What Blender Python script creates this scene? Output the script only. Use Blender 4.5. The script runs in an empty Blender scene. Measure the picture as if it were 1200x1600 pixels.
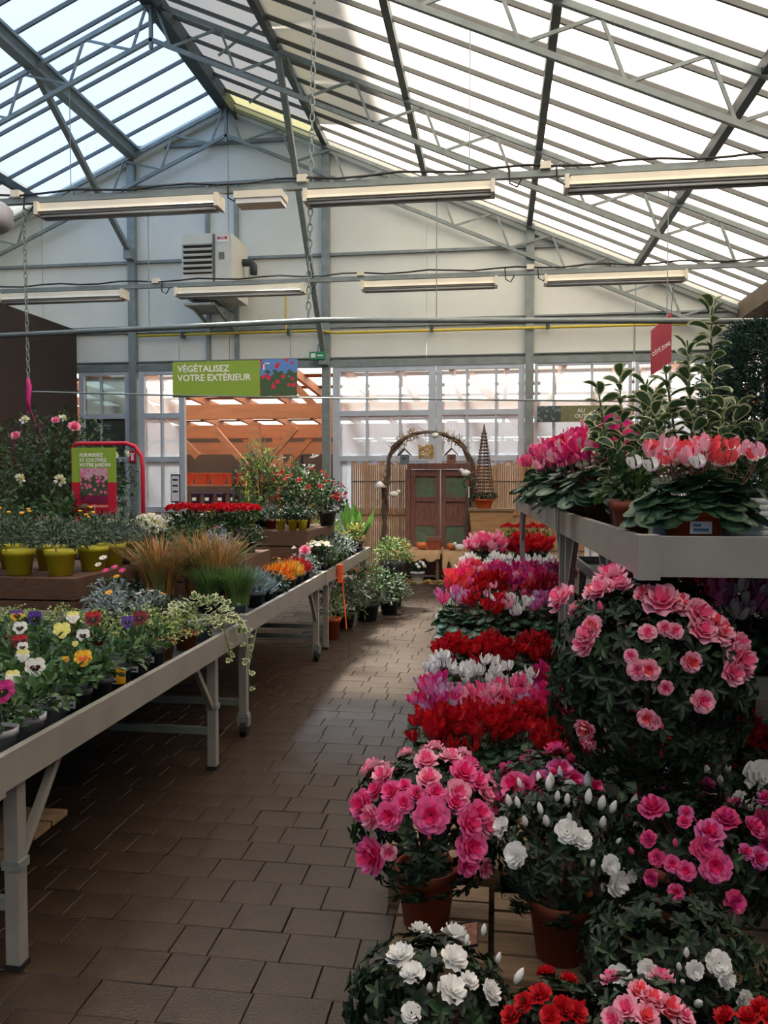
import bpy, math, random
from mathutils import Vector, Matrix, Euler

# ------------------------------------------------------------------ camera, light, exposure
S = bpy.context.scene
COL = bpy.context.collection
PI = math.pi
R = math.radians
cam_d = bpy.data.cameras.new('camera')
cam_d.sensor_fit = 'VERTICAL'; cam_d.sensor_height = 36.0; cam_d.lens = 28.125
cam_d.clip_end = 200
cam = bpy.data.objects.new('camera', cam_d); COL.objects.link(cam)
cam.location = (0, 0, 1.65); cam.rotation_euler = (R(90 - 2.199), 0, R(8.009))
S.camera = cam

W = bpy.data.worlds.new('sky'); S.world = W; W.use_nodes = True
wn, wl = W.node_tree.nodes, W.node_tree.links
wn.clear()
wo = wn.new('ShaderNodeOutputWorld'); wb = wn.new('ShaderNodeBackground')
wt = wn.new('ShaderNodeTexCoord'); wz = wn.new('ShaderNodeTexNoise'); wr = wn.new('ShaderNodeValToRGB')
wz.inputs['Scale'].default_value = 1.6; wz.inputs['Detail'].default_value = 5
wr.color_ramp.elements[0].position = .38; wr.color_ramp.elements[0].color = (.60, .74, .98, 1)
wr.color_ramp.elements[1].position = .60; wr.color_ramp.elements[1].color = (1.0, .99, .98, 1)
wl.new(wt.outputs['Generated'], wz.inputs['Vector']); wl.new(wz.outputs['Fac'], wr.inputs['Fac'])
wl.new(wr.outputs['Color'], wb.inputs['Color']); wl.new(wb.outputs[0], wo.inputs[0])
wb.inputs['Strength'].default_value = .85

sun_d = bpy.data.lights.new('sun', 'SUN'); sun_d.energy = 38.0; sun_d.angle = R(7); sun_d.color = (1, .93, .82)
sun = bpy.data.objects.new('sun', sun_d); COL.objects.link(sun)
sun.rotation_euler = Vector((.375, -.44, -1.0)).to_track_quat('-Z', 'Y').to_euler()
sun.location = (-3, 9, 14)

vs = S.view_settings
vs.view_transform = 'Standard'; vs.look = 'None'; vs.gamma = 1; vs.use_curve_mapping = False
vs.exposure = -0.78
cy = S.cycles
cy.max_bounces = 7; cy.diffuse_bounces = 4; cy.glossy_bounces = 3; cy.transmission_bounces = 4
cy.transparent_max_bounces = 16; cy.caustics_reflective = False; cy.caustics_refractive = False
cy.use_denoising = True; cy.sample_clamp_indirect = 6

# ------------------------------------------------------------------ helpers
rnd = random.Random(7)
def V(*a): return Vector(a)
def lin(c):
    return tuple(((x/255)/12.92 if x/255 <= .04045 else ((x/255+.055)/1.055)**2.4) for x in c)

MATS = {}
def mat(name, col, rough=.6, metal=0, var=.18, scale=14, bump=0, bscale=60, transl=0, spec=.5, col2=None, stretch=None):
    if name in MATS: return MATS[name]
    m = bpy.data.materials.new(name); m.use_nodes = True
    n, l = m.node_tree.nodes, m.node_tree.links
    b = n['Principled BSDF']; out = n['Material Output']
    c = lin(col)
    tc = n.new('ShaderNodeTexCoord'); src = tc.outputs['Object']
    if stretch:
        mp = n.new('ShaderNodeMapping'); mp.inputs['Scale'].default_value = stretch
        l.new(src, mp.inputs['Vector']); src = mp.outputs[0]
    nz = n.new('ShaderNodeTexNoise'); nz.inputs['Scale'].default_value = scale; nz.inputs['Detail'].default_value = 3
    l.new(src, nz.inputs['Vector'])
    rp = n.new('ShaderNodeValToRGB'); rp.color_ramp.elements[0].position = .3; rp.color_ramp.elements[1].position = .7
    if col2:
        d = lin(col2); rp.color_ramp.elements[0].color = (*c, 1); rp.color_ramp.elements[1].color = (*d, 1)
    else:
        rp.color_ramp.elements[0].color = (*[x*(1-var) for x in c], 1)
        rp.color_ramp.elements[1].color = (*[min(1, x*(1+var)) for x in c], 1)
    l.new(nz.outputs['Fac'], rp.inputs['Fac']); l.new(rp.outputs['Color'], b.inputs['Base Color'])
    b.inputs['Roughness'].default_value = rough; b.inputs['Metallic'].default_value = metal
    b.inputs['Specular IOR Level'].default_value = spec
    if bump:
        nb = n.new('ShaderNodeTexNoise'); nb.inputs['Scale'].default_value = bscale; nb.inputs['Detail'].default_value = 4
        l.new(src, nb.inputs['Vector'])
        bp = n.new('ShaderNodeBump'); bp.inputs['Strength'].default_value = bump; bp.inputs['Distance'].default_value = .01
        l.new(nb.outputs['Fac'], bp.inputs['Height']); l.new(bp.outputs[0], b.inputs['Normal'])
    if transl:
        t = n.new('ShaderNodeBsdfTranslucent'); mx = n.new('ShaderNodeMixShader'); mx.inputs[0].default_value = transl
        l.new(rp.outputs['Color'], t.inputs['Color'])
        l.new(b.outputs[0], mx.inputs[1]); l.new(t.outputs[0], mx.inputs[2]); l.new(mx.outputs[0], out.inputs['Surface'])
    MATS[name] = m
    return m

def pane_mat(name, tcol, dcol, fac, gloss=.06):
    """sheet glazing: part of the light passes straight, part is scattered"""
    m = bpy.data.materials.new(name); m.use_nodes = True
    n, l = m.node_tree.nodes, m.node_tree.links
    n.clear()
    o = n.new('ShaderNodeOutputMaterial'); t = n.new('ShaderNodeBsdfTransparent'); d = n.new('ShaderNodeBsdfTranslucent')
    g = n.new('ShaderNodeBsdfGlossy'); g.inputs['Roughness'].default_value = .25
    t.inputs['Color'].default_value = (*tcol, 1)
    tc = n.new('ShaderNodeTexCoord'); nz = n.new('ShaderNodeTexNoise'); nz.inputs['Scale'].default_value = .9
    rp = n.new('ShaderNodeValToRGB')
    rp.color_ramp.elements[0].color = (*[x*.93 for x in dcol], 1); rp.color_ramp.elements[1].color = (*dcol, 1)
    l.new(tc.outputs['Object'], nz.inputs['Vector']); l.new(nz.outputs['Fac'], rp.inputs['Fac']); l.new(rp.outputs[0], d.inputs['Color'])
    m1 = n.new('ShaderNodeMixShader'); m1.inputs[0].default_value = fac
    m2 = n.new('ShaderNodeMixShader'); m2.inputs[0].default_value = gloss
    l.new(t.outputs[0], m1.inputs[1]); l.new(d.outputs[0], m1.inputs[2])
    l.new(m1.outputs[0], m2.inputs[1]); l.new(g.outputs[0], m2.inputs[2]); l.new(m2.outputs[0], o.inputs['Surface'])
    MATS[name] = m
    return m

class MB:
    def __init__(s): s.v, s.f, s.m = [], [], []
    def face(s, idx, m=0): s.f.append(idx); s.m.append(m)
    def add(s, pts): i = len(s.v); s.v.extend([tuple(p) for p in pts]); return i
    def box(s, x0, x1, y0, y1, z0, z1, m=0):
        i = s.add([(x, y, z) for z in (z0, z1) for y in (y0, y1) for x in (x0, x1)])
        for q in ((0,2,3,1), (4,5,7,6), (0,1,5,4), (2,6,7,3), (0,4,6,2), (1,3,7,5)): s.face([i+k for k in q], m)
        return s
    def bar(s, p, q, w, h, m=0, up=(0, 0, 1)):
        p, q = Vector(p), Vector(q); d = (q-p).normalized(); u = Vector(up)
        if abs(d.dot(u)) > .98: u = Vector((0, 1, 0))
        a = d.cross(u).normalized()*w/2; b = a.cross(d).normalized()*h/2
        i = s.add([e+sa*a+sb*b for e in (p, q) for sb in (-1, 1) for sa in (-1, 1)])
        for k in ((0,1,3,2), (4,6,7,5), (0,4,5,1), (2,3,7,6), (0,2,6,4), (1,5,7,3)): s.face([i+x for x in k], m)
        return s
    def tube(s, pts, r, n=6, m=0, cap=True):
        pts = [Vector(p) for p in pts]; rs = r if isinstance(r, (list, tuple)) else [r]*len(pts)
        rings = []; a = None
        for k, p in enumerate(pts):
            d = (pts[min(k+1, len(pts)-1)]-pts[max(k-1, 0)]).normalized()
            if a is None: a = d.orthogonal().normalized()
            a = (a-d*a.dot(d)).normalized(); b = d.cross(a)
            rings.append(s.add([p+rs[k]*(math.cos(t)*a+math.sin(t)*b) for t in [2*PI*j/n for j in range(n)]]))
        for k in range(len(rings)-1):
            for j in range(n):
                s.face([rings[k]+j, rings[k]+(j+1) % n, rings[k+1]+(j+1) % n, rings[k+1]+j], m)
        if cap:
            s.face([rings[0]+j for j in range(n)][::-1], m); s.face([rings[-1]+j for j in range(n)], m)
        return s
    def lathe(s, prof, n=16, c=(0, 0, 0), m=0, squash=1):
        rings = [s.add([(c[0]+r*math.cos(2*PI*j/n), c[1]+squash*r*math.sin(2*PI*j/n), c[2]+z) for j in range(n)]) for r, z in prof]
        for k in range(len(rings)-1):
            for j in range(n):
                s.face([rings[k]+j, rings[k]+(j+1) % n, rings[k+1]+(j+1) % n, rings[k+1]+j], m)
        return s
    def ball(s, c, r, n=8, k=6, m=0):
        rx, ry, rz = r if isinstance(r, (tuple, list)) else (r, r, r)
        rings = [s.add([(c[0]+rx*math.sin(PI*i/k)*math.cos(2*PI*j/n), c[1]+ry*math.sin(PI*i/k)*math.sin(2*PI*j/n), c[2]-rz*math.cos(PI*i/k)) for j in range(n)]) for i in range(1, k)]
        b = s.add([(c[0], c[1], c[2]-rz), (c[0], c[1], c[2]+rz)])
        for i in range(len(rings)-1):
            for j in range(n): s.face([rings[i]+j, rings[i]+(j+1) % n, rings[i+1]+(j+1) % n, rings[i+1]+j], m)
        for j in range(n):
            s.face([b, rings[0]+(j+1) % n, rings[0]+j], m); s.face([b+1, rings[-1]+j, rings[-1]+(j+1) % n], m)
        return s
    def leaf(s, p, d, n, L, w, m=0, droop=.12, fold=.18):
        p, d, n = Vector(p), Vector(d), Vector(n)
        a = d.cross(n)
        if a.length < 1e-4: a = d.orthogonal()
        a.normalize(); n = a.cross(d).normalized()
        def q(t, u, z): return p+d*(L*t)+a*(w*.5*u)+n*(z*L)
        i = s.add([p, q(.38, -.85, fold*w/L-droop*.1), q(.38, 0, 0-droop*.1), q(.38, .85, fold*w/L-droop*.1),
                   q(.72, -.85, fold*w/L-droop*.5), q(.72, 0, -droop*.5), q(.72, .85, fold*w/L-droop*.5), q(1, 0, -droop)])
        for k in ((0,3,2), (0,2,1), (2,3,6,5), (1,2,5,4), (5,6,7), (4,5,7)): s.face([i+x for x in k], m)
    def needle(s, p, d, L, w, m=0):
        p, d = Vector(p), Vector(d); a = d.orthogonal().normalized(); a.rotate(Matrix.Rotation(rnd.random()*6.3, 3, d))
        i = s.add([p-a*w*.3, p+d*L*.55+a*w*.5, p+d*L, p+d*L*.5-a*w*.5]); s.face([i, i+1, i+2, i+3], m)
    def round_leaf(s, p, d, n, L, m0=0, m1=1, cup=.12):
        """heart shaped leaf: silver heart m1 inside, dark margin m0"""
        p, d, n = Vector(p), Vector(d), Vector(n); a = d.cross(n).normalized(); n = a.cross(d).normalized()
        K = 10; c = p+d*L*.42
        i0 = s.add([c-n*cup*L*.4])
        def ring(f, z):
            return s.add([c+f*L*.52*(1-.45*math.exp(-((t-PI)**2)/.12))*(math.cos(t)*d+math.sin(t)*1.05*a)+n*z*L for t in [2*PI*j/K for j in range(K)]])
        r1, r2 = ring(.6, 0), ring(1, cup*.3)
        for j in range(K):
            s.face([i0, r1+j, r1+(j+1) % K], m1); s.face([r1+j, r2+j, r2+(j+1) % K, r1+(j+1) % K], m0)
    def mesh(s, name, mats, smooth=False):
        me = bpy.data.meshes.new(name); me.from_pydata(s.v, [], s.f)
        for x in (mats if isinstance(mats, (list, tuple)) else [mats]): me.materials.append(x)
        me.polygons.foreach_set('material_index', s.m)
        if smooth: me.polygons.foreach_set('use_smooth', [True]*len(s.f))
        me.update()
        return me
    def build(s, name, mats, parent=None, smooth=False, kind=None, loc=None, rot=None):
        return inst(s.mesh(name, mats, smooth), name, parent, loc, rot, kind=kind)

def inst(me, name, parent=None, loc=None, rot=None, scale=None, kind=None):
    o = bpy.data.objects.new(name, me); COL.objects.link(o)
    if parent is not None: o.parent = parent
    if loc is not None: o.location = loc
    if rot is not None:
        if isinstance(rot, (tuple, list, Euler)): o.rotation_euler = rot
        else: o.rotation_euler = rot.to_euler()
    if scale is not None: o.scale = scale if isinstance(scale, (tuple, list)) else (scale,)*3
    if kind: o['kind'] = kind
    return o
def tag(o, label, cat, group=None):
    o['label'] = label; o['category'] = cat
    if group: o['group'] = group
    return o
def thing(name, label, cat, loc=(0, 0, 0), rz=0, group=None, scale=1):
    o = bpy.data.objects.new(name, None); COL.objects.link(o); o.empty_display_size = .1
    o.location = loc; o.rotation_euler = (0, 0, rz); o.scale = (scale,)*3
    return tag(o, label, cat, group)
def struct(o): o['kind'] = 'structure'; return o
def sroot(name, loc=(0, 0, 0)):
    o = bpy.data.objects.new(name, None); COL.objects.link(o); o.location = loc; return struct(o)
def aim(d, roll=0):
    """rotation taking +Z to direction d"""
    q = Vector(d).normalized().to_track_quat('Z', 'Y')
    return (q.to_matrix() @ Matrix.Rotation(roll, 3, 'Z')).to_euler()
def text_mesh(s, size, m, align='LEFT', bold=.0, ext=.0015, shear=0, sp=1.0):
    c = bpy.data.curves.new('lettering', 'FONT'); c.body = s; c.size = size; c.extrude = ext; c.offset = bold
    c.align_x = align; c.shear = shear; c.space_line = sp; c.resolution_u = 2
    o = bpy.data.objects.new('lettering', c); COL.objects.link(o)
    dg = bpy.context.evaluated_depsgraph_get()
    me = bpy.data.meshes.new_from_object(o.evaluated_get(dg)); me.name = 'lettering'
    bpy.data.objects.remove(o); bpy.data.curves.remove(c)
    me.materials.clear(); me.materials.append(m)
    return me
def rdir(lo=-1, hi=1):
    z = rnd.uniform(lo, hi); t = rnd.uniform(0, 2*PI); r = math.sqrt(max(0, 1-z*z))
    return V(r*math.cos(t), r*math.sin(t), z)

# ------------------------------------------------------------------ materials
STEEL = mat('galvanised steel', (132, 142, 140), .5, .3, .15, 6)
STEEL_D = mat('weathered dark steel', (70, 80, 80), .5, .5, .15, 6)
ALU = mat('aluminium bench profile', (158, 156, 150), .42, .3, .10, 5, bump=.05, bscale=20)
ALU_W = mat('window frame aluminium', (190, 200, 210), .5, .15, .08, 4)
PANEL = mat('pale grey sandwich panel', (224, 228, 219), .55, 0, .05, 1.2)
SEAM = mat('panel seam', (96, 106, 108), .6, .2, .1)
CREAM = mat('cream enamel', (222, 216, 196), .4, 0, .06, 4)
TUBEW = mat('fluorescent tube glass', (225, 226, 224), .25, 0, .03)
BLACK = mat('black rubber', (26, 26, 27), .7, 0, .1)
YPIPE = mat('yellow gas pipe', (206, 184, 60), .45, 0, .1)
BROWNW = mat('dark brown partition', (56, 44, 37), .8, 0, .12, 1.5)
RED = mat('crimson lacquer', (196, 28, 58), .4, 0, .06)
GREEN_S = mat('leaf green sign print', (140, 172, 60), .5, 0, .03)
WHITE = mat('white print', (240, 240, 234), .5, 0, .02)
SOIL = mat('dark peat', (34, 26, 20), .95, 0, .3, 40)
TERRA = mat('terracotta plastic', (150, 70, 42), .55, 0, .08, 5)
TERRA_O = mat('orange plastic pot', (198, 92, 46), .45, 0, .06, 5)
BROWNP = mat('brown plastic pot', (98, 62, 46), .55, 0, .08, 5)
YPOT = mat('yellow plastic pot', (214, 204, 52), .45, 0, .06, 5)
DPOT = mat('dark grey plastic pot', (52, 55, 62), .5, 0, .08, 5)
GPOT = mat('pale grey plastic pot', (178, 180, 188), .45, 0, .05, 5)
BPOT = mat('blue grey pot', (140, 152, 172), .45, 0, .05, 5)
WPOT = mat('white ribbed pot', (214, 220, 220), .5, 0, .05, 5)
WOOD = mat('brown crate wood', (88, 62, 46), .75, 0, .3, 9, bump=.2, bscale=25, stretch=(1, 8, 8))
WOOD_P = mat('pale pallet wood', (130, 106, 80), .75, 0, .22, 6, bump=.2, bscale=22, stretch=(1, 9, 9))
TIMBER = mat('orange glulam timber', (170, 108, 74), .6, 0, .15, 3, stretch=(.4, 3, 3))
OLDW = mat('weathered maroon door wood', (132, 90, 80), .8, 0, .3, 8, bump=.3, bscale=30, stretch=(6, 6, 1))
OLDG = mat('flaking green door paint', (92, 136, 108), .75, 0, .3, 9, bump=.3, bscale=30, col2=(112, 104, 84))
BAMBOO = mat('split bamboo', (188, 142, 92), .6, 0, .25, 7, stretch=(8, 8, .8))
TWIG = mat('grey brown twig', (104, 84, 70), .85, 0, .25, 20, bump=.3)
BURLAP = mat('jute cloth', (186, 152, 112), .95, 0, .15, 60, bump=.4, bscale=180)
STRAW = mat('straw', (190, 156, 96), .9, 0, .25, 30)
TAG = mat('white plant tag', (228, 230, 234), .5, 0, .03)
INK = mat('dark label ink', (40, 40, 46), .6, 0, .05)
# foliage
AZL = mat('azalea leaf', (32, 46, 32), .5, 0, .35, 9, transl=.12, spec=.4)
CYL = mat('cyclamen leaf green', (46, 78, 52), .5, 0, .25, 9, transl=.15)
CYS = mat('cyclamen leaf silver', (92, 122, 96), .5, 0, .2, 12, transl=.15)
LFM = mat('mid green leaf', (72, 104, 52), .5, 0, .3, 8, transl=.25)
LFD = mat('deep green leaf', (44, 70, 40), .5, 0, .3, 8, transl=.2)
LFG = mat('grey green leaf', (112, 128, 112), .7, 0, .25, 10, transl=.15)
LFS = mat('silver blue leaf', (150, 166, 172), .7, 0, .2, 10, transl=.15)
LFY = mat('yellow green leaf', (150, 172, 84), .5, 0, .25, 10, transl=.3)
LFC = mat('cream leaf margin', (206, 208, 164), .5, 0, .1, 10, transl=.25)
LFV = mat('variegated leaf centre', (58, 88, 54), .45, 0, .25, 10, transl=.2)
CONI = mat('blue green conifer', (34, 58, 50), .7, 0, .3, 6, transl=.1)
GRT = mat('tan sedge blade', (176, 130, 78), .6, 0, .25, 6, transl=.25)
GRG = mat('green sedge blade', (96, 128, 66), .6, 0, .25, 6, transl=.25)
STEM = mat('reddish stalk', (116, 66, 60), .6, 0, .2, 10)
STEMG = mat('green stalk', (84, 110, 62), .6, 0, .2, 10)
BARK = mat('brown bark', (84, 66, 52), .85, 0, .3, 20, bump=.3)
def petal(n, c, r=.55, t=.22, var=.1): return mat(n+' petal', c, r, 0, var, 25, transl=t)
P_RED = petal('scarlet', (206, 16, 30)); P_RED2 = petal('dark scarlet', (180, 8, 30))
P_PNK = petal('rose pink', (238, 92, 146)); P_PNKL = petal('pale pink', (246, 176, 198)); P_PNKD = petal('deep rose', (230, 44, 120))
P_MAG = petal('magenta', (206, 44, 136)); P_MAGL = petal('light magenta', (226, 122, 186))
P_WHT = petal('white', (240, 240, 238), var=.03); P_WHTG = petal('greenish white', (220, 228, 190), var=.05)
P_PUR = petal('violet', (92, 62, 158)); P_LIL = petal('lilac', (206, 176, 214)); P_YEL = petal('golden yellow', (240, 184, 40))
P_LEM = petal('lemon', (240, 236, 140)); P_MAR = petal('dark maroon', (124, 24, 40)); P_DRK = petal('near black blotch', (36, 18, 34))
P_ORA = petal('orange', (226, 96, 36)); P_COR = petal('coral red', (236, 84, 96))

# ------------------------------------------------------------------ the setting: floor
XR = -5.1                                   # ridge line
def zr(x): return 8.88-.4362*abs(x-XR)
JOINT = mat('sanded paving joint', (54, 45, 37), .95, 0, .2, 20)
PAVE = mat('brown concrete paver', (53, 41, 31), .42, 0, .3, 5, bump=.3, bscale=110, spec=.45)
floor = struct(MB().box(-15, 9, -3, 36, -.2, -.012).build('floor', JOINT))
pm = {}
for w in (.14, .20, .26):
    b = MB(); h = .175
    x, y = w/2-.0015, h/2-.0015; i, j = x-.0025, y-.0025
    k = b.add([(-x,-y,-.03), (x,-y,-.03), (x,y,-.03), (-x,y,-.03), (-x,-y,-.003), (x,-y,-.003), (x,y,-.003), (-x,y,-.003), (-i,-j,0), (i,-j,0), (i,j,0), (-i,j,0)])
    for q in range(4):
        r_ = (q+1) % 4
        b.face([k+q, k+r_, k+4+r_, k+4+q]); b.face([k+4+q, k+4+r_, k+8+r_, k+8+q])
    b.face([k+8, k+9, k+10, k+11]); pm[w] = b
pmesh = {w: b.mesh('paver', PAVE) for w, b in pm.items()}
near, far = 0, MB()
rp_ = random.Random(3)
for row in range(0, 72):
    y = 1.3+row*.175
    x = -8.2+rp_.uniform(0, .2)
    while x < 1.6:
        w = rp_.choice((.14, .20, .20, .26)); xc = x+w/2; x += w
        if y > 6.5 and xc < -6: continue
        vis = y > 2.2 and -1.75 < xc < (-.18 if y > 3 else -.2) and xc > -.66*y+.1
        if vis and near < 300:
            near += 1
            inst(pmesh[w], 'paver', floor, (xc, y, rp_.uniform(-.003, .001)), (rp_.uniform(-.006, .006), rp_.uniform(-.006, .006), rp_.uniform(-.01, .01)))
        else:
            src = pm[w]; dz = rp_.uniform(-.003, .001); o = len(far.v)
            far.v.extend([(a+xc, b_+y, c+dz) for a, b_, c in src.v])
            for f_ in src.f: far.face([o+t for t in f_])
far.build('paving', PAVE, floor, kind='stuff')

# ------------------------------------------------------------------ roof
OPAL = pane_mat('opal roof sheet', (.80, .78, .76), (.84, .80, .77), .86, .03)
CLEAR = pane_mat('cool frosted roof sheet', (.74, .82, .93), (.32, .40, .53), .80, .03)
GLASS = pane_mat('clear side glass', (.96, .98, .98), (.9, .95, .97), .04, .05)
OLIVE = pane_mat('olive old sheet', (.46, .46, .34), (.50, .50, .38), .6, .03)
SKY_GAP = pane_mat('sky blue gap pane', (.58, .72, .92), (.6, .75, .95), .3, .05)  # tint stands in for blue sky seen through a roof gap
ceiling = sroot('ceiling')
BAY = 3.5/6
PX = [XR, -3.2, -1.3, .56, 2.45, 4.25]
PXL = [XR, -7.0, -8.9, -10.8, -12.6, -14.4]
def pane_mesh(x0, x1, y0, y1, m):
    b = MB(); z0, z1 = 0, zr(x1)-zr(x0)
    k = b.add([(0, y0, z0), (x1-x0, y0, z1), (x1-x0, y1, z1), (0, y1, z0), (0, y0, z0+.012), (x1-x0, y0, z1+.012), (x1-x0, y1, z1+.012), (0, y1, z0+.012)])
    for q in ((0,3,2,1), (4,5,6,7), (0,1,5,4), (1,2,6,5), (2,3,7,6), (3,0,4,7)): b.face([k+t for t in q])
    return b.mesh('roof_pane', m)
cache = {}
for side, P, M in ((1, PX, OPAL), (-1, PXL, CLEAR)):
    for s in range(5):
        for k in range(15):
            m = M
            if side == 1 and s == 0:
                if 1 <= k <= 8: continue                       # the open vent, lengthened so the sun pools on the aisle floor
                if k == 0: m = OLIVE
                if k in (9, 10): m = SKY_GAP
            if side == -1 and s >= 2: m = GLASS  # far left strips made clear to brighten the gable wall
            key = (side, s, m.name)
            if key not in cache: cache[key] = pane_mesh(P[s], P[s+1], .01, BAY-.01, m)
            inst(cache[key], 'roof_pane', ceiling, (P[s], 15-(k+1)*BAY, zr(P[s])+.04))
BAR = mat('glazing bar', (96, 98, 96), .5, .4, .1, 4)
for side, xe in ((1, 4.3), (-1, -14.5)):
    b = MB().bar((0, 0, 0), (xe-XR, 0, zr(xe)-zr(XR)), .03, .055); me = b.mesh('glazing_bar', BAR)
    for k in range(16): inst(me, 'glazing_bar', ceiling, (XR, 15-k*BAY, zr(XR)))
for x in PX[1:5]+PXL[2:5]:
    MB().bar((x, -3, zr(x)-.1), (x, 15, zr(x)-.1), .09, .14).build('purlin', STEEL_D, ceiling)
MB().bar((-7.0, -3, zr(-7)-.1), (-7.0, 15, zr(-7)-.1), .18, .16).bar((-6.86, -3, zr(-7)-.02), (-6.86, 15, zr(-7)-.02), .06, .05).build('purlin', STEEL, ceiling)
MB().bar((XR, -3, 8.78), (XR, 15, 8.78), .26, .2).build('ridge_beam', STEEL_D, ceiling)
MB().bar((XR+.16, -3, 8.62), (XR+.16, 15, 8.62), .05, .16).build('ridge_flange', STEEL_D, ceiling)
MB().bar((4.35, -3, 4.62), (4.35, 15, 4.62), .36, .3).build('gutter', mat('brown stained gutter', (104, 92, 76), .7, .1, .25, 3), ceiling)
MB().bar((-14.5, -3, 4.62), (-14.5, 15, 4.62), .36, .3).build('gutter', STEEL, ceiling)
# unseen opaque roof band added to darken the foreground, sheets behind light the fronts
SHADE_DECK = mat('added shade roof', (90, 86, 80), .8, 0, .1, 2)
YD = 15-15*BAY
for xa, xb in ((XR, 4.5), (-14.6, XR)):
    b = MB(); z0, z1 = zr(xa)+.05, zr(xb)+.05
    k = b.add([(xa, .4, z0), (xb, .4, z1), (xb, 2.4, z1), (xa, 2.4, z0), (xa, .4, z0+.1), (xb, .4, z1+.1), (xb, 2.4, z1+.1), (xa, 2.4, z0+.1)])
    for q in ((0,3,2,1), (4,5,6,7), (0,1,5,4), (1,2,6,5), (2,3,7,6), (3,0,4,7)): b.face([k+t for t in q])
    b.build('shade_band', SHADE_DECK, ceiling)
for side, P in ((1, PX), (-1, PXL)):
    for q in range(5):
        M = OPAL if side == 1 else (CLEAR if q < 2 else GLASS)
        inst(pane_mesh(P[q], P[q+1], .01, YD-2.42, M), 'roof_pane', ceiling, (P[q], 2.4, zr(P[q])+.04))
        inst(pane_mesh(P[q], P[q+1], .01, 3.38, M), 'roof_pane', ceiling, (P[q], -3, zr(P[q])+.04))
SHOPR = mat('boarded shop wall', (84, 80, 74), .8, 0, .1, 2)
# the roof vent beside the ridge: two flaps hinged on the lower purlin stand open to let the sun in
for y0 in (9.8, 11.36, 12.92):
    y1 = y0+1.46; xa, za, xb, zb = -3.2, zr(-3.2)+.1, -2.75, zr(-3.2)+1.9
    MB().bar((xa, y0, za), (xb, y0, zb), .05, .05).bar((xa, y1, za), (xb, y1, zb), .05, .05).bar((xb, y0, zb), (xb, y1, zb), .05, .05).bar((xa, y0, za), (xa, y1, za), .05, .05).build('vent_frame', STEEL, ceiling)
    b = MB(); k = b.add([(x+d, y, z) for d in (0, .012) for x, y, z in ((xa, y0, za), (xb, y0, zb), (xb, y1, zb), (xa, y1, za))])
    for q in ((0,1,2,3), (7,6,5,4), (0,4,5,1), (1,5,6,2), (2,6,7,3), (3,7,4,0)): b.face([k+t for t in q])
    b.build('vent_pane', OLIVE, ceiling)
    MB().bar((-4.3, y0+.8, zr(-4.3)-.3), (-2.95, y0+.8, zr(-3.2)+1.1), .03, .03).build('vent_arm', STEEL, ceiling)

def truss(Y, label, dz=0):
    t = thing('roof_truss', label, 'roof truss', (XR, Y, 0), 0, 'steel roof trusses')
    for s, half in ((1, 9.35), (-1, 9.3)):
        zt = lambda d: 8.88-.4362*d-.16
        zb = lambda d: 8.88-.4362*d-.74
        MB().bar((0, 0, zt(0)), (s*half, 0, zt(half)), .05, .065).build('top_chord', STEEL, t)
        MB().bar((0, 0, zb(0)+.04), (s*(half-.2), 0, zb(half-.2)+.04), .05, .06).build('bottom_chord', STEEL, t)
        for i in range(9):
            a, c, e = .06+i*1.0, .30+i*1.0, 1.06+i*1.0
            MB().bar((s*a, 0, zt(a)), (s*c, 0, zb(c)+.04), .025, .035).build('web_strut', STEEL, t)
            MB().bar((s*c, 0, zb(c)+.04), (s*min(e, half-.1), 0, zt(min(e, half-.1))), .025, .035).build('web_strut', STEEL, t)
    MB().bar((0, 0, 8.8), (0, 0, 8.05), .05, .05).build('king_post', STEEL, t)
    return t
truss(14.82, 'steel roof truss set against the pale gable wall')
truss(11.5, 'steel roof truss between the open roof vent and the gable wall lights')
truss(8.0, 'steel roof truss above the lights on the front conduit')

# ------------------------------------------------------------------ gable wall
wall_back = sroot('wall_back')
def clip(poly, f):
    out = []
    for i in range(len(poly)):
        a, c = poly[i-1], poly[i]; fa, fc = f(a), f(c)
        if (fa >= 0) != (fc >= 0):
            t = fa/(fa-fc); out.append((a[0]+(c[0]-a[0])*t, a[1]+(c[1]-a[1])*t))
        if fc >= 0: out.append(c)
    return out
def prism(poly, y0, y1, name, m, parent):
    b = MB(); n = len(poly); k = b.add([(x, y0, z) for x, z in poly]+[(x, y1, z) for x, z in poly])
    b.face([k+i for i in range(n)]); b.face([k+n+i for i in range(n)][::-1])
    for i in range(n): j = (i+1) % n; b.face([k+j, k+i, k+n+i, k+n+j])
    return b.build(name, m, parent)
cols = [-14.4, -12.6, -10.9, -8.97, -7.05, -5.12, -3.2, -1.31, .58, 2.45, 4.4]
rows = [3.86, 4.57, 5.91, 7.34, 8.95]
for i in range(len(cols)-1):
    for j in range(4):
        x0, x1_, z0, z1 = cols[i]+.006, cols[i+1]-.006, rows[j]+.006, rows[j+1]-.006
        p = clip([(x0, z0), (x1_, z0), (x1_, z1), (x0, z1)], lambda q: zr(q[0])-.02-q[1])
        if len(p) >= 3: prism(p, 14.98, 15.08, 'wall_panel', PANEL, wall_back)
for x in (-10.9, -7.05, -3.2, .58):
    MB().box(x-.075, x+.075, 14.86, 14.98, 0, zr(x)-.1).build('post', STEEL, wall_back)
for x in (-5.52, -4.95):
    MB().box(x-.035, x+.035, 14.90, 14.98, 3.86, 7.34).build('stud', STEEL, wall_back)
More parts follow.
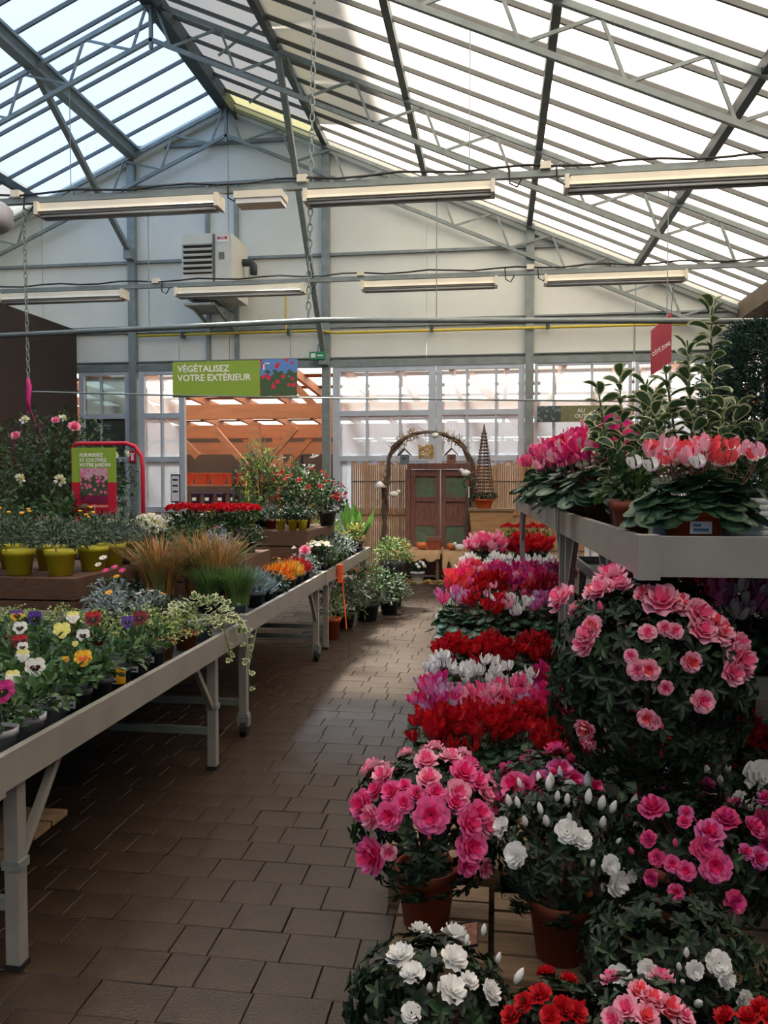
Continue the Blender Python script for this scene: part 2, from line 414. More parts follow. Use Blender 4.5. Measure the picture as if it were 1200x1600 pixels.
for z, xa, xb, h in ((5.91, -11.7, 1.6, .05), (4.57, -14.4, 4.3, .06), (4.66, -14.4, 4.3, .03), (7.34, -7.0, -3.2, .06), (8.1, -7.0, -3.2, .06), (3.86, -14.4, 4.3, .12), (3.98, -14.4, 4.3, .02)):
    MB().box(xa, xb, 14.91, 14.98, z-h/2, z+h/2).build('girt', STEEL, wall_back)
def rake(xa, xb): MB().bar((xa, 14.93, zr(xa)-.14), (xb, 14.93, zr(xb)-.14), .1, .2).build('verge_board', PANEL, wall_back)
rake(XR, 4.3); rake(XR, -14.4)
# glazed wall below
FROST = pane_mat('hazy wall glass', (.95, .97, 1.0), (.88, .92, .97), .22, .06)
nwin = [0]
def window(x0, x1, z0, z1, mull, rails, fw=.1, y=14.98, m=None):
    nwin[0] += 1
    w = sroot('window_%d' % nwin[0], (0, y, 0))
    for a, c in ((x0, x0+fw), (x1-fw, x1)): MB().box(a, c, -.06, .04, z0, z1).build('frame_stile', ALU_W, w)
    for a, c in ((z0, z0+fw), (z1-fw*.7, z1)): MB().box(x0+fw, x1-fw, -.055, .035, a, c).build('frame_rail', ALU_W, w)
    xs = [x0+fw]+list(mull)+[x1-fw]; zs = [z0+fw]+list(rails)+[z1-fw*.7]
    for x in mull: MB().box(x-.02, x+.02, -.04, .02, z0+fw, z1-fw*.7).build('mullion', ALU_W, w)
    for z in rails: MB().box(x0+fw, x1-fw, -.05, .03, z-.05, z+.05).build('transom', ALU_W, w)
    for i in range(len(xs)-1):
        for j in range(len(zs)-1):
            MB().box(xs[i]+.01, xs[i+1]-.01, -.012, -.006, zs[j]+.01, zs[j+1]-.01).build('pane', m or FROST, w)
    return w
SMOKE = pane_mat('greenish dark glass', (.40, .48, .50), (.35, .42, .44), .3, .1)
window(-8.2, -7.14, 0, 3.8, [-7.75], [2.93, 2.08, 1.3], .1, m=SMOKE)
window(-6.95, -6.02, 0, 3.8, [-6.5], [2.93, 2.08, 1.1], .11)
window(-3.08, -1.13, 0, 3.8, [-2.43, -1.8], [2.93, 2.08, 1.1], .13)
window(-1.12, .50, 0, 3.8, [-.55, -.02], [2.93, 2.08, 1.1], .11)
window(.68, 2.4, 0, 3.8, [1.02, 1.7], [2.93, 2.08, 1.1], .06)
window(2.46, 4.25, 0, 3.8, [3.05, 3.6], [2.93, 2.08, 1.1], .06)
struct(MB().box(-8.35, -8.2, -3, 14.86, 0, 4.62).build('wall_partition', BROWNW))  # real at the gable end; unseen run forward added to block side light
struct(MB().box(4.6, 4.75, -3, 15, 0, 4.75).build('wall_right', SHOPR))
wl_ = sroot('wall_left')  # unseen wall; panes added for side light, solid plinth keeps under-bench dark
MB().box(-14.8, -14.65, -3, 15, 0, 2.2).build('plinth', SHOPR, wl_); MB().box(-14.8, -14.65, -3, 2.6, 2.2, 4.75).build('solid_panel', SHOPR, wl_)
for k in range(9): MB().box(-14.8, -14.65, 2.6+k*1.54, 2.7+k*1.54, 2.2, 4.75).build('mullion', ALU_W, wl_)
for k in range(8): MB().box(-14.73, -14.72, 2.7+k*1.54, 2.6+(k+1)*1.54, 2.2, 4.75).build('side_fill_pane', GLASS, wl_)
wf_ = sroot('wall_front')  # unseen wall; its glazing is added as front fill light for the flowers
MB().box(-14.8, 4.75, -3.15, -3, 0, .8).build('plinth', SHOPR, wf_); MB().box(-14.8, 4.75, -3.15, -3, 4.5, 4.7).build('transom_beam', ALU_W, wf_); [prism(clip([(-14.4+k*1.9, 4.72), (-12.6+k*1.9, 4.72), (-12.6+k*1.9, 9), (-14.4+k*1.9, 9)], lambda q: zr(q[0])-.02-q[1]), -3.08, -3.07, 'gable_fill_pane', GLASS, wf_) for k in range(10)]; MB().box(-14.8, -7, -3.15, -3, .8, 4.5).build('solid_panel', SHOPR, wf_)
for k in range(8): MB().box(-7+k*1.67, -6.9+k*1.67, -3.15, -3, .8, 4.5).build('mullion', ALU_W, wf_)
for k in range(7): MB().box(-6.9+k*1.67, -7+(k+1)*1.67, -3.08, -3.07, .8, 4.5).build('front_fill_pane', GLASS, wf_)
# braces from the roof down to the gable posts
for x0, z0, x1, z1 in ((-3.2, 8.0, -3.22, 3.95), (-7.03, 8.0, -7.05, 6.05)):
    MB().bar((x0, 11.5, z0), (x1, 14.84, z1), .09, .09).build('diagonal_brace', STEEL, wall_back)
    MB().box(x1-.08, x1+.08, 14.70, 14.86, z1-.12, z1+.08).build('foot_plate', STEEL, wall_back)

# ------------------------------------------------------------------ timber hall beyond the doorway
HOPAL = pane_mat('milky hall skylight', (1.0, .99, .95), (.97, .97, .94), .25, .02)
hall = sroot('ceiling_hall', (0, 15.3, 4.25))
zs_ = -.062
HB = mat('brown hall roof boarding', (146, 92, 58), .7, 0, .15, 2)
k = 0; y = .1
while y < 17:
    L = 1.05 if k % 2 == 0 else .4
    b = MB(); z0, z1 = y*zs_, (y+L)*zs_
    q0 = b.add([(-14, y, z0), (8, y, z0), (8, y+L, z1), (-14, y+L, z1), (-14, y, z0+.04), (8, y, z0+.04), (8, y+L, z1+.04), (-14, y+L, z1+.04)])
    for q in ((0,3,2,1), (4,5,6,7), (0,1,5,4), (1,2,6,5), (2,3,7,6), (3,0,4,7)): b.face([q0+t for t in q])
    b.build('skylight_strip' if k % 2 == 0 else 'roof_board', HOPAL if k % 2 == 0 else HB, hall)
    y += L; k += 1
b = MB().bar((0, 0, -.1), (0, 17, 17*zs_-.1), .09, .2); me = b.mesh('rafter', TIMBER)
for i in range(19): inst(me, 'rafter', hall, (-13.6+i*1.15, .1, 0))
fr = thing('timber_frame', 'orange timber posts beams and braces seen through the open doorway', 'timber frame', (0, 0, 0))
for Yb, zb_, h in ((18.2, 3.28, .34), (21.2, 3.0, .36), (26, 2.75, .4)):
    MB().box(-13.5, 7.5, Yb-.1, Yb+.1, zb_-h/2, zb_+h/2).build('beam', TIMBER, fr)
for Yb, xs in ((18.2, (-9.8, -5.62, -1.0, 3.4)), (21.2, (-10.4, -5.9, -1.2, 3.6)), (26, (-8, -4.2, .4, 5))):
    for x in xs:
        MB().box(x-.12, x+.12, Yb-.12, Yb+.12, 0, 3.0).build('post', TIMBER, fr)
        for s in (-1, 1): MB().bar((x+s*.1, Yb, 1.9), (x+s*1.0, Yb, 2.9), .12, .14).build('brace', TIMBER, fr)
for xa in (-4.6, -.6, 2.9, -8.4):
    MB().bar((xa, 17.2, 3.95), (xa+1.7, 17.4, 2.2), .14, .16).build('brace', TIMBER, fr)
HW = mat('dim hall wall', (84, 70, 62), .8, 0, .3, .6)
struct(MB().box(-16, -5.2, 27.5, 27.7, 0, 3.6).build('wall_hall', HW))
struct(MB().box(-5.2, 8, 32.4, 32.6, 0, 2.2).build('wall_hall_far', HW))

# ------------------------------------------------------------------ lights, pipes, heater, chains
def conduit(Y, z, label):
    t = thing('conduit_rail', label, 'conduit', (0, Y, z))
    MB().box(-8.1, 4.3, -.03, .03, -.03, .03).build('rail', STEEL, t)
    pts = [(-8.1+i*.31, -.05, .06+.018*math.sin(i*1.7)) for i in range(41)]
    MB().tube(pts, .012, 5).build('cable', BLACK, t)
    for x in (-5.1, -2.0, .4): MB().box(x, x+.1, -.07, .03, .03, .1).build('junction_box', CREAM, t)
    for x in (-4.95, -2.72, .1, .55):
        MB().tube([(x, -.05, .06), (x+.01, -.08, -.1), (x+.08, -.08, -.14), (x+.13, -.07, -.05)], .009, 5).build('lead', BLACK, t)
conduit(8.0, 4.62, 'front steel conduit rail with sagging black cable holding the nearer lights')
conduit(11.5, 4.57, 'rear steel conduit rail with black cable holding the smaller lights')
lm = MB()
k = lm.add([(s*x, y, z) for s in (0, 1) for y, z in ((-.05, .10), (.05, .10), (.055, .045), (.11, .0), (.10, -.005), (-.10, -.005), (-.11, .0), (-.055, .045)) for x in (1,)])
LLEN = 1.9
lm.v = [(x*LLEN-LLEN/2, y, z) for x, y, z in lm.v]
for i in range(8): j = (i+1) % 8; lm.face([k+i, k+j, k+8+j, k+8+i])
lm.face([k+i for i in range(8)][::-1]); lm.face([k+8+i for i in range(8)])
lamp_h = lm.mesh('housing', CREAM)
lamp_t = MB().tube([(-.93, 0, 0), (.93, 0, 0)], .016, 8).mesh('tube', TUBEW, True)
lamp_d = MB().box(-.92, .92, -.085, .085, -.02, -.005).mesh('diffuser', mat('grey prismatic diffuser', (168, 168, 162), .35, 0, .05))
lamp_c = MB().box(-.02, .02, -.11, .11, -.03, .10).mesh('end_cap', CREAM)
def strip(x0, x1, Y, z, label, grp):
    t = thing('strip_light', label, 'lamp', ((x0+x1)/2, Y, z), 0, grp, (x1-x0)/LLEN)
    inst(lamp_h, 'housing', t); inst(lamp_d, 'diffuser', t)
    for y in (-.05, .05): inst(lamp_t, 'tube', t, (0, y, -.035))
    for x in (-.95, .95): inst(lamp_c, 'end_cap', t, (x, 0, 0))
for (x0, x1), lb in zip(((-4.79, -2.83), (-1.91, -.05), (.65, 2.6)), ('in front of the wall heater', 'beside the long hanging chain', 'at the far end under the opal roof')):
    strip(x0, x1, 8.0, 4.47, 'long cream strip light on the front conduit, '+lb, 'strip lights on the front conduit')
for (x0, x1), lb in zip(((-7.54, -5.56), (-4.72, -2.8), (-1.92, -.02), (.66, 2.53)), ('above the dark brown partition', 'just below the wall heater', 'between the heater and the right gable post', 'under the right eave')):
    strip(x0, x1, 11.5, 4.42, 'small cream strip light on the rear conduit, '+lb, 'strip lights on the rear conduit')
t = thing('emergency_light', 'short flat cream bulkhead light between two long strip lights', 'lamp', (-2.39, 8, 4.5))
MB().box(-.25, .25, -.12, .12, 0, .07).build('base', CREAM, t); MB().box(-.235, .235, -.105, .105, -.05, 0).build('lens', TUBEW, t)

def hchain(name, label, p, q, L, group=None):
    p, q = Vector(p), Vector(q); n = int((q-p).length/(L*.78))
    t = thing(name, label, 'chain', q, 0, group)
    d = (p-q).normalized()
    pts = []
    for j in range(11):
        a = 2*PI*j/10; pts.append((.22*L*math.cos(a), 0, .5*L*math.sin(a)))
    me = MB().tube(pts, L*.075, 5, cap=False).mesh('link', STEEL)
    for i in range(n):
        o = d*(i+.5)*L*.78; inst(me, 'link', t, o, aim(d, (i % 2)*PI/2))
hchain('hanging_chain', 'long galvanised chain hanging from the roof beside the diagonal brace', (-1.82, 8.0, 6.74), (-1.90, 8.0, 3.31), .10)
hchain('hanging_chain', 'thin chain hanging in front of the dark brown partition', (-4.99, 8.0, 4.6), (-4.97, 8.0, 2.62), .08)
t = thing('water_pipe', 'long grey pipe spanning the hall below the lights', 'pipe', (0, 8, 0))
MB().tube([(-8.0, 0, 3.16), (-1.75, 0, 3.28), (4.6, 0, 3.09)], .028, 8).build('pipe_run', STEEL, t, True)
for x, z in ((-3.6, 3.245), (-.6, 3.245), (1.6, 3.18), (-6, 3.2)): MB().tube([(x, 0, z), (x, 0, 4.6)], .006, 4).build('suspension_rod', STEEL, t)
y_ = MB().tube([(-6.9, 14.8, 4.46), (-3.3, 14.8, 4.47), (-3.0, 14.8, 4.42), (4.2, 14.8, 4.42)], .025, 6)
t = thing('gas_pipe', 'thin yellow gas pipe running along the gable wall', 'pipe')
y_.build('pipe_run', YPIPE, t, True)
MB().tube([(-3.95, 14.8, 4.46), (-3.95, 14.8, 5.25)], .02, 6).build('riser', YPIPE, t)
for x in (-6, -3.9, -1.2, .9, 3): MB().box(x-.03, x+.03, 14.77, 14.9, 4.40, 4.52).build('clip', STEEL_D, t)
t = thing('cross_wire', 'thin grey wire stretched across the hall at sign height', 'wire', (0, 8, 0))
MB().tube([(-4.97, 0, 2.61), (-3.2, 0, 2.54), (-1.62, 0, 2.49), (1.3, 0, 2.42)], .009, 6).build('wire_run', STEEL, t)
MB().tube([(1.3, 0, 2.42), (1.3, 0, 3.18)], .006, 4).build('end_wire', STEEL, t)
for (x, y, z0, z1), lb in zip(((-6.4, 11.5, 7.6, 5.6), (-.28, 8.0, 6.1, 4.65)), ('thin vertical steel wire dropping from the truss left of the heater', 'thin vertical steel wire dropping from the truss above the front conduit')):
    t = thing('drop_wire', lb, 'wire', (x, y, 0)); MB().tube([(0, 0, z0), (0, 0, z1)], .007, 4).build('strand', STEEL, t); MB().tube([(0, 0, z1), (0, 0, z1+.1)], .012, 5).build('eye', STEEL, t)

t = thing('wall_heater', 'boxy cream warm air heater with louvres mounted on the gable wall', 'heater', (-5.15, 14.2, 4.95))
H_ = mat('heater enamel', (214, 214, 202), .45, 0, .04, 3)
MB().box(-.42, .5, -.45, .5, 0, 1.08).build('casing', H_, t)
MB().box(-.38, .14, -.47, -.449, .38, .92).build('louvre_shade', mat('heater shadow interior', (40, 38, 36), .8, 0, .1), t)  # dark plate, the shade between louvres is put into its colour
for i in range(6):
    MB().bar((-.39, -.485, .42+i*.095), (.15, -.485, .42+i*.095), .05, .03, up=(0, -.5, .8)).build('louvre', H_, t)
MB().box(.16, .20, -.47, -.45, .02, 1.06).build('front_seam', SEAM, t)
MB().box(.27, .37, -.465, -.45, .62, .74).build('control_plate', mat('grey control plate', (120, 120, 112), .5), t)
lg = MB().box(.24, .44, -.462, -.45, .92, 1.02).build('maker_badge', WHITE, t)
MB().box(.25, .43, -.468, -.462, .965, 1.01).build('badge_band', RED, lg)
inst(text_mesh('CTA', .05, WHITE, 'CENTER', .001), 'badge_lettering', lg, (.34, -.469, .968), (PI/2, 0, 0))
MB().tube([(.5, .2, .72), (.66, .2, .72), (.7, .2, .66), (.7, .2, .5)], .07, 10).build('flue_elbow', STEEL_D, t, True)
MB().box(-.4, .1, -.42, .4, -.16, -.12).build('bracket_tray', ALU, t)
for x in (-.3, .12): MB().bar((x, -.35, -.13), (x, .72, -.36), .05, .05).bar((x, -.4, -.03), (x, .75, -.03), .06, .06).build('bracket_arm', STEEL, t)

t = thing('circulation_fan', 'round grey fan housing at the end of the front conduit', 'fan', (-5.35, 7.9, 4.32))
MB().lathe([(.0, -.02), (.2, 0), (.26, .05), (.26, .2), (.2, .26), (.0, .27)], 18).build('housing', GPOT, t, True)
MB().tube([(0, 0, .25), (0, .05, .34)], .03, 6).build('bracket', STEEL, t)
t = thing('safety_sign', 'small white and red safety sign on the gable post behind the poster', 'sign', (-7.05, 14.84, 2.02))
MB().box(-.07, .07, -.015, .0, 0, .22).build('plate', RED, t); MB().box(-.025, .025, -.02, -.015, .04, .17).box(-.045, .045, -.02, -.015, .15, .18).build('pictogram', WHITE, t)
t = thing('exit_sign', 'small green emergency exit sign over the open doorway', 'sign', (-3.32, 14.7, 3.92))
MB().box(-.15, .15, -.03, .03, 0, .14).build('sign_box', mat('exit green', (40, 140, 90), .4), t)
MB().box(-.12, -.03, -.034, -.03, .03, .11).build('pictogram', WHITE, t)
MB().bar((.0, -.032, .07), (.11, -.032, .07), .003, .025).build('arrow', WHITE, t)
MB().bar((0, 0, .14), (0, .1, .3), .02, .02).build('hanger', STEEL, t)

# ------------------------------------------------------------------ signs
def photo_mat(name, bg, bg2, fl, sc):
    m = bpy.data.materials.new(name); m.use_nodes = True
    n, l = m.node_tree.nodes, m.node_tree.links; b = n['Principled BSDF']; b.inputs['Roughness'].default_value = .4
    tc = n.new('ShaderNodeTexCoord'); vo = n.new('ShaderNodeTexVoronoi'); vo.inputs['Scale'].default_value = sc
    nz = n.new('ShaderNodeTexNoise'); nz.inputs['Scale'].default_value = sc*.8
    sp = n.new('ShaderNodeSeparateXYZ'); mr = n.new('ShaderNodeMath'); mr.operation = 'ADD'
    l.new(tc.outputs['Generated'], sp.inputs[0]); l.new(tc.outputs['Object'], vo.inputs['Vector']); l.new(tc.outputs['Object'], nz.inputs['Vector'])
    sc_ = n.new('ShaderNodeMath'); sc_.operation = 'MULTIPLY'; sc_.inputs[1].default_value = 1.3; l.new(nz.outputs['Fac'], sc_.inputs[0])
    l.new(sp.outputs['Z'], mr.inputs[0]); l.new(sc_.outputs[0], mr.inputs[1])
    g = n.new('ShaderNodeMath'); g.operation = 'GREATER_THAN'; g.inputs[1].default_value = 1.3; l.new(mr.outputs[0], g.inputs[0])
    mx = n.new('ShaderNodeMix'); mx.data_type = 'RGBA'; mx.inputs['A'].default_value = (*lin(bg2), 1); mx.inputs['B'].default_value = (*lin(bg), 1)
    l.new(g.outputs[0], mx.inputs['Factor'])
    lt = n.new('ShaderNodeMath'); lt.operation = 'LESS_THAN'; lt.inputs[1].default_value = .36; l.new(vo.outputs['Distance'], lt.inputs[0])
    m2 = n.new('ShaderNodeMix'); m2.data_type = 'RGBA'; m2.inputs['B'].default_value = (*lin(fl), 1)
    l.new(lt.outputs[0], m2.inputs['Factor']); l.new(mx.outputs['Result'], m2.inputs['A']); l.new(m2.outputs['Result'], b.inputs['Base Color'])
    return m
UPR = (PI/2, 0, 0)
t = thing('hanging_banner', 'wide green hanging banner with white lettering and a rose photograph', 'sign', (-2.69, 8.02, 2.525), 0, None, .595)
MB().box(-1.12, .46, -.01, .01, 0, .62).build('green_board', GREEN_S, t)
MB().box(.46, 1.12, -.01, .01, .0, .63).build('photo_board', photo_mat('rose photograph', (96, 140, 206), (70, 96, 60), (206, 50, 72), 9), t)
inst(text_mesh('V\u00c9G\u00c9TALISEZ\nVOTRE EXT\u00c9RIEUR', .158, WHITE, 'LEFT', .003, sp=1.0), 'lettering', t, (-1.03, -.012, .44), UPR)
MB().box(.52, .64, -.014, -.01, .55, .57).box(.52, .545, -.014, -.01, .45, .57).build('corner_mark', WHITE, t)
for x in (-1.0, 1.0): MB().tube([(x, 0, .62), (x, .0, 1.22)], .008, 4).build('hanging_cord', STEEL, t)

t = thing('bench_sign', 'green and crimson garden poster on a red tube frame among the plants', 'sign', (-3.55, 7.0, .72))
MB().tube([(-.36, 0, .0), (-.36, 0, 1.25), (-.33, 0, 1.28), (.16, 0, 1.28), (.25, 0, 1.25), (.31, 0, 1.16), (.32, 0, 1.05), (.32, 0, 0)], .02, 8).build('tube_frame', RED, t, True)
MB().box(-.35, .08, -.05, -.035, .92, 1.24).build('green_field', GREEN_S, t)
MB().box(-.35, .08, -.05, -.035, .62, .92).build('crimson_field', RED, t)
MB().box(-.265, .0, -.056, -.05, .80, 1.05).build('flower_photograph', photo_mat('pelargonium photograph', (206, 160, 180), (70, 84, 60), (220, 110, 150), 24), t)
MB().box(-.26, .0, -.058, -.05, .73, .80).build('flower_box_photograph', mat('plum flower box', (120, 20, 66), .5), t)
inst(text_mesh('FLEURISSEZ\nET CULTIVEZ\nVOTRE JARDIN', .045, WHITE, 'LEFT', .001), 'lettering', t, (-.272, -.052, 1.155), UPR)
inst(text_mesh('Des r\u00e9ponses', .045, mat('pale script print', (236, 180, 170), .5), 'LEFT', .0006, shear=.3), 'script_lettering', t, (-.25, -.06, .69), UPR)

t = thing('display_board', 'dusky red hanging board with faint white slanted lettering above the tall bench', 'sign', (2.25, 11.6, 3.1), R(38), None, 1.0)
PKR = mat('dusky red panel', (172, 70, 84), .5, 0, .08, 3)
b = MB(); k = b.add([(x, y, z) for y in (-.006, .006) for x, z in ((-.2, 0), (.2, .22), (.2, .92), (-.2, .62))])
for q in ((0,1,2,3), (7,6,5,4), (0,4,5,1), (1,5,6,2), (2,6,7,3), (3,7,4,0)): b.face([k+x for x in q])
b.build('board', PKR, t)
inst(text_mesh('C\u00d4T\u00c9 ZONE', .072, WHITE, 'CENTER', .001, shear=.2), 'lettering', t, (0, -.008, .36), (PI/2, -.5, 0))
MB().tube([(.19, 0, .9), (.19, -.05, 1.47)], .006, 4).build('hanging_cord', STEEL, t)
t = thing('wall_sign', 'olive wall sign with pale lettering and a dark plant picture beside the gable post', 'sign', (.72, 14.8, 2.72))
MB().box(0, .42, -.01, .01, 0, .29).build('picture_board', photo_mat('branch picture', (70, 84, 88), (60, 72, 74), (120, 130, 126), 14), t)
MB().box(.42, 1.5, -.01, .01, 0, .29).build('olive_board', mat('olive board', (120, 122, 84), .6), t)
inst(text_mesh('ALI\nOUTI', .10, WHITE, 'CENTER', .001), 'lettering', t, (.78, -.012, .17), UPR)
MB().bar((.75, 0, .29), (.75, .1, .33), .02, .02).build('bracket', STEEL, t)

# ------------------------------------------------------------------ benches
ORD = ('at the aisle edge', 'second from the aisle', 'third from the aisle', 'fourth from the aisle', 'fifth from the aisle', 'sixth from the aisle')
def bench(name, label, loc, rz, w, L, zt, legs, group=None, rail=.12, castors=(), low=None, cap=True):
    """aluminium rolling bench; local origin on the floor at the near aisle corner, x runs inward by w"""
    t = thing(name, label, 'bench', loc, rz, group); s = 1 if w > 0 else -1; W_ = abs(w)
    def bx(x0, x1, *a): return MB().box(min(s*x0, s*x1), max(s*x0, s*x1), *a)
    bx(0, .03, 0, L, zt-rail, zt).build('side_rail', ALU, t); bx(W_-.03, W_, 0, L, zt-rail, zt).build('side_rail', ALU, t)
    bx(.03, W_-.03, 0, .03, zt-rail, zt).build('end_rail', ALU, t); bx(.03, W_-.03, L-.03, L, zt-rail, zt).build('end_rail', ALU, t)
    bx(.03, W_-.03, .03, L-.03, zt-.085, zt-.065).build('tray', STEEL_D, t)
    if cap:
        for x, y in ((0, 0), (0, L)): bx(x-.008, x+.06, y-.008 if y == 0 else y-.06, y+.06 if y == 0 else y+.008, zt-rail-.01, zt+.004).build('corner_cap', ALU, t)
    for y in legs:
        for x in (.05, W_-.1):
            cz = y in castors; z0 = .13 if cz else .015
            lg = bx(x-.02, x+.03, y-.025, y+.025, z0, zt-rail).build('leg', ALU, t)
            bx(x-.028, x+.038, y-.03, y+.03, z0+.33 if not cz else .13, z0+.36 if not cz else .15).build('leg_collar', STEEL, lg)
            if cz:
                MB().tube([(s*x-.02, y, .055), (s*x+.02, y, .055)], .055, 12).build('castor_wheel', BLACK, lg)
                bx(x-.035, x+.04, y-.035, y+.02, .07, .135).build('castor_fork', STEEL, lg)
            else:
                bx(x-.025, x+.035, y-.03, y+.03, 0, .02).build('foot_cap', BLACK, lg)
        yy = .28 if y < L/2 else -.28
        if zt > .5:
            MB().bar((s*.055, y, zt-rail-.32), (s*.055, y+yy, zt-rail), .028, .028).build('brace', ALU, t)
        bx(.05, W_-.1, y-.015, y+.015, .2 if zt > .5 else .1, .24 if zt > .5 else .14).build('cross_bar', STEEL, t)
    return t
LB = 'aluminium benches along the left of the aisle'
bench('plant_bench', 'aluminium bench on straight legs holding the potted pansies', (-1.55, 2.26, 0), 0, -1.75, 2.56, .775, [.2, 2.1], LB)
bench('plant_bench', 'aluminium castor bench holding the sedge grasses and orange heathers', (-1.56, 4.86, 0), R(.6), -1.75, 2.52, .80, [.1, 2.3], LB, castors=(.1, 2.3))
bench('plant_bench', 'aluminium bench at the far end of the aisle holding silver plants', (-1.60, 7.42, 0), R(.6), -1.75, 2.85, .79, [.25, 2.7], LB)
bench('plant_bench', 'aluminium inner bench under the crate of yellow pots', (-3.34, 2.5, 0), 0, -1.75, 4.6, .775, [.3, 4.3], LB)
bench('plant_bench', 'aluminium inner bench behind the poster and big white flowered bush', (-3.40, 7.2, 0), 0, -1.75, 3.0, .775, [.3, 2.7], LB)
RB = 'aluminium display benches on the right'
bench('upper_bench', 'tall aluminium bench end carrying the orange potted cyclamen and conifer', (.44, 2.55, 0), R(2.2), 1.45, 2.2, 1.48, [.75, 2.1], RB, rail=.125)
bench('upper_bench', 'tall aluminium bench carrying the row of pink cyclamens', (.352, 4.79, 0), R(2.2), 1.45, 3.75, 1.48, [.12, 3.6], RB, rail=.125)
bench('lower_bench', 'waist high aluminium bench in the shade under the tall bench', (.86, 3.2, 0), R(1), 1.3, 5.0, .90, [.15, 4.8], RB, rail=.085)
bench('low_bench', 'knee high metal bench under the scarlet and magenta cyclamen rows', (-.44, 5.82, 0), R(.8), 1.26, 2.42, .50, [.2, 2.2], RB, rail=.07)
bench('low_bench', 'knee high metal bench under the far white cyclamen row', (-.47, 8.5, 0), R(.8), 1.26, 3.9, .50, [.2, 3.7], RB, rail=.07)
# the lower shelf slats seen below the tall bench
for z, y in ((1.02, 3.28),): pass

def pallet(label, x0, x1, y0, y1, z, n, group, rw=.05):
    t = thing('wooden_pallet', label, 'pallet', (x0, y0, 0), 0, group)
    W_, D = x1-x0, y1-y0; pw = D/n
    for i in range(n): MB().box(0, W_, i*pw+.008, (i+1)*pw-.008, z-.024, z+rnd.uniform(-.002, .002)).build('board', WOOD_P, t)
    for x in (.06, W_/2, W_-(.06 if rw > .04 else .4)): MB().box(x-rw, x+rw, .0 if rw > .04 else D*.4, D if rw > .04 else D*.5, 0, z-.024).build('runner', WOOD_P, t)
PG = 'wooden pallets under the flower display'
pallet('pale wooden pallet under the pink double azalea', -.34, -.02, 2.5, 3.0, .12, 4, PG)
pallet('pale wooden pallet under the white budded azalea', .0, 1.3, 2.46, 3.0, .10, 4, PG)
pallet('wooden pallet under the front rows of red and white cyclamens', -.42, .36, 3.03, 5.74, .17, 18, PG)
pallet('wooden pallet in the shade under the red cyclamens', .56, 1.34, 3.42, 4.1, .17, 5, PG)
pallet('low plank shelf under the pansy bench', -2.9, -1.72, 2.5, 3.0, .32, 4, PG, .02)

def crate(label, x0, x1, y0, y1, z0, z1, n=2):
    t = thing('wooden_crate', label, 'crate', (x0, y0, z0)); W_, D, H_ = x1-x0, y1-y0, z1-z0; ph = H_/n
    for i in range(n):
        a, c = i*ph+.006, (i+1)*ph-.006
        MB().box(0, W_, 0, .02, a, c).build('plank', WOOD, t); MB().box(0, W_, D-.02, D, a, c).build('plank', WOOD, t)
        MB().box(0, .02, .02, D-.02, a, c).build('plank', WOOD, t); MB().box(W_-.02, W_, .02, D-.02, a, c).build('plank', WOOD, t)
    m = max(2, int(W_/.12))
    for i in range(m): MB().box(i*W_/m+.004, (i+1)*W_/m-.004, 0, D, H_-.006, H_+.012).build('top_slat', WOOD, t)
    for x, y in ((.02, .02), (W_-.06, .02), (.02, D-.06), (W_-.06, D-.06)): MB().box(x, x+.04, y, y+.04, 0, H_-.006).build('corner_post', WOOD, t)
crate('brown two plank crate carrying the big yellow pots', -4.0, -2.78, 4.98, 6.2, .715, .985)
crate('brown wooden crate under the red rose pots on the rear bench', -2.75, -1.82, 7.6, 8.9, .74, 1.15, 3)
crate('brown wooden crate behind the sedge grasses', -2.7, -2.02, 5.8, 7.0, .745, 1.02)
b = thing('planting_trough', 'long grey wooden trough beside the white chrysanthemum', 'trough', (-3.0, 6.3, .72))
MB().box(0, .28, -.35, .5, 0, .26).build('trough_body', mat('grey trough wood', (132, 126, 116), .7, 0, .15), b)
MB().box(-.02, .3, -.37, .52, .26, .29).build('rim', mat('pale trough rim', (176, 172, 160), .6), b)

# ------------------------------------------------------------------ the old door, fence and arch at the end of the aisle
def fence(label, x0, x1, Y, h):
    t = thing('bamboo_fence', label, 'fence', (x0, Y, 0), 0, 'bamboo screens either side of the old door')
    x = 0
    me = [MB().tube([(0, 0, 0), (0, 0, h*f)], .017, 6).mesh('bamboo_cane', BAMBOO) for f in (1, .985, 1.012)]
    while x < x1-x0:
        inst(rnd.choice(me), 'bamboo_cane', t, (x, rnd.uniform(-.006, .006), 0)); x += .0385
    for z in (.45, 1.05, 1.65): MB().tube([(0, -.022, z), (x1-x0, -.022, z)], .01, 5).build('binding_wire', TWIG, t)
fence('upright bamboo cane screen left of the old door', -2.56, -1.5, 14.1, 1.97)
fence('upright bamboo cane screen right of the old door', -.40, 1.5, 14.1, 1.96)
t = thing('old_door', 'weathered maroon double door with flaking green panels', 'door', (-.96, 13.85, 0))
MB().box(-.58, .58, -.05, .05, 1.86, 1.96).build('lintel', OLDW, t)
for s in (-1, 1): MB().box(s*.56-.04, s*.56+.04, -.05, .05, 0, 1.86).build('jamb', OLDW, t)
for s in (-1, 1):
    lf = MB().box(min(s*.015, s*.51), max(s*.015, s*.51), 0, .03, .02, 1.85).build('door_leaf', OLDW, t)
    for x in (.05, .475): MB().box(s*x-.04, s*x+.04, -.03, 0, .02, 1.85).build('stile', OLDW, lf)
    for z in (.08, .5, .92, 1.34, 1.78): MB().box(s*.26-.18, s*.26+.18, -.028, 0, z-.04, z+.04).build('cross_rail', OLDW, lf)
    for i, z in enumerate((.29, .71, 1.11, 1.54)):
        MB().box(s*.26-.175, s*.26+.175, -.014, 0, z-.165, z+.165).build('panel', OLDG if i in (1, 3) else OLDW, lf)
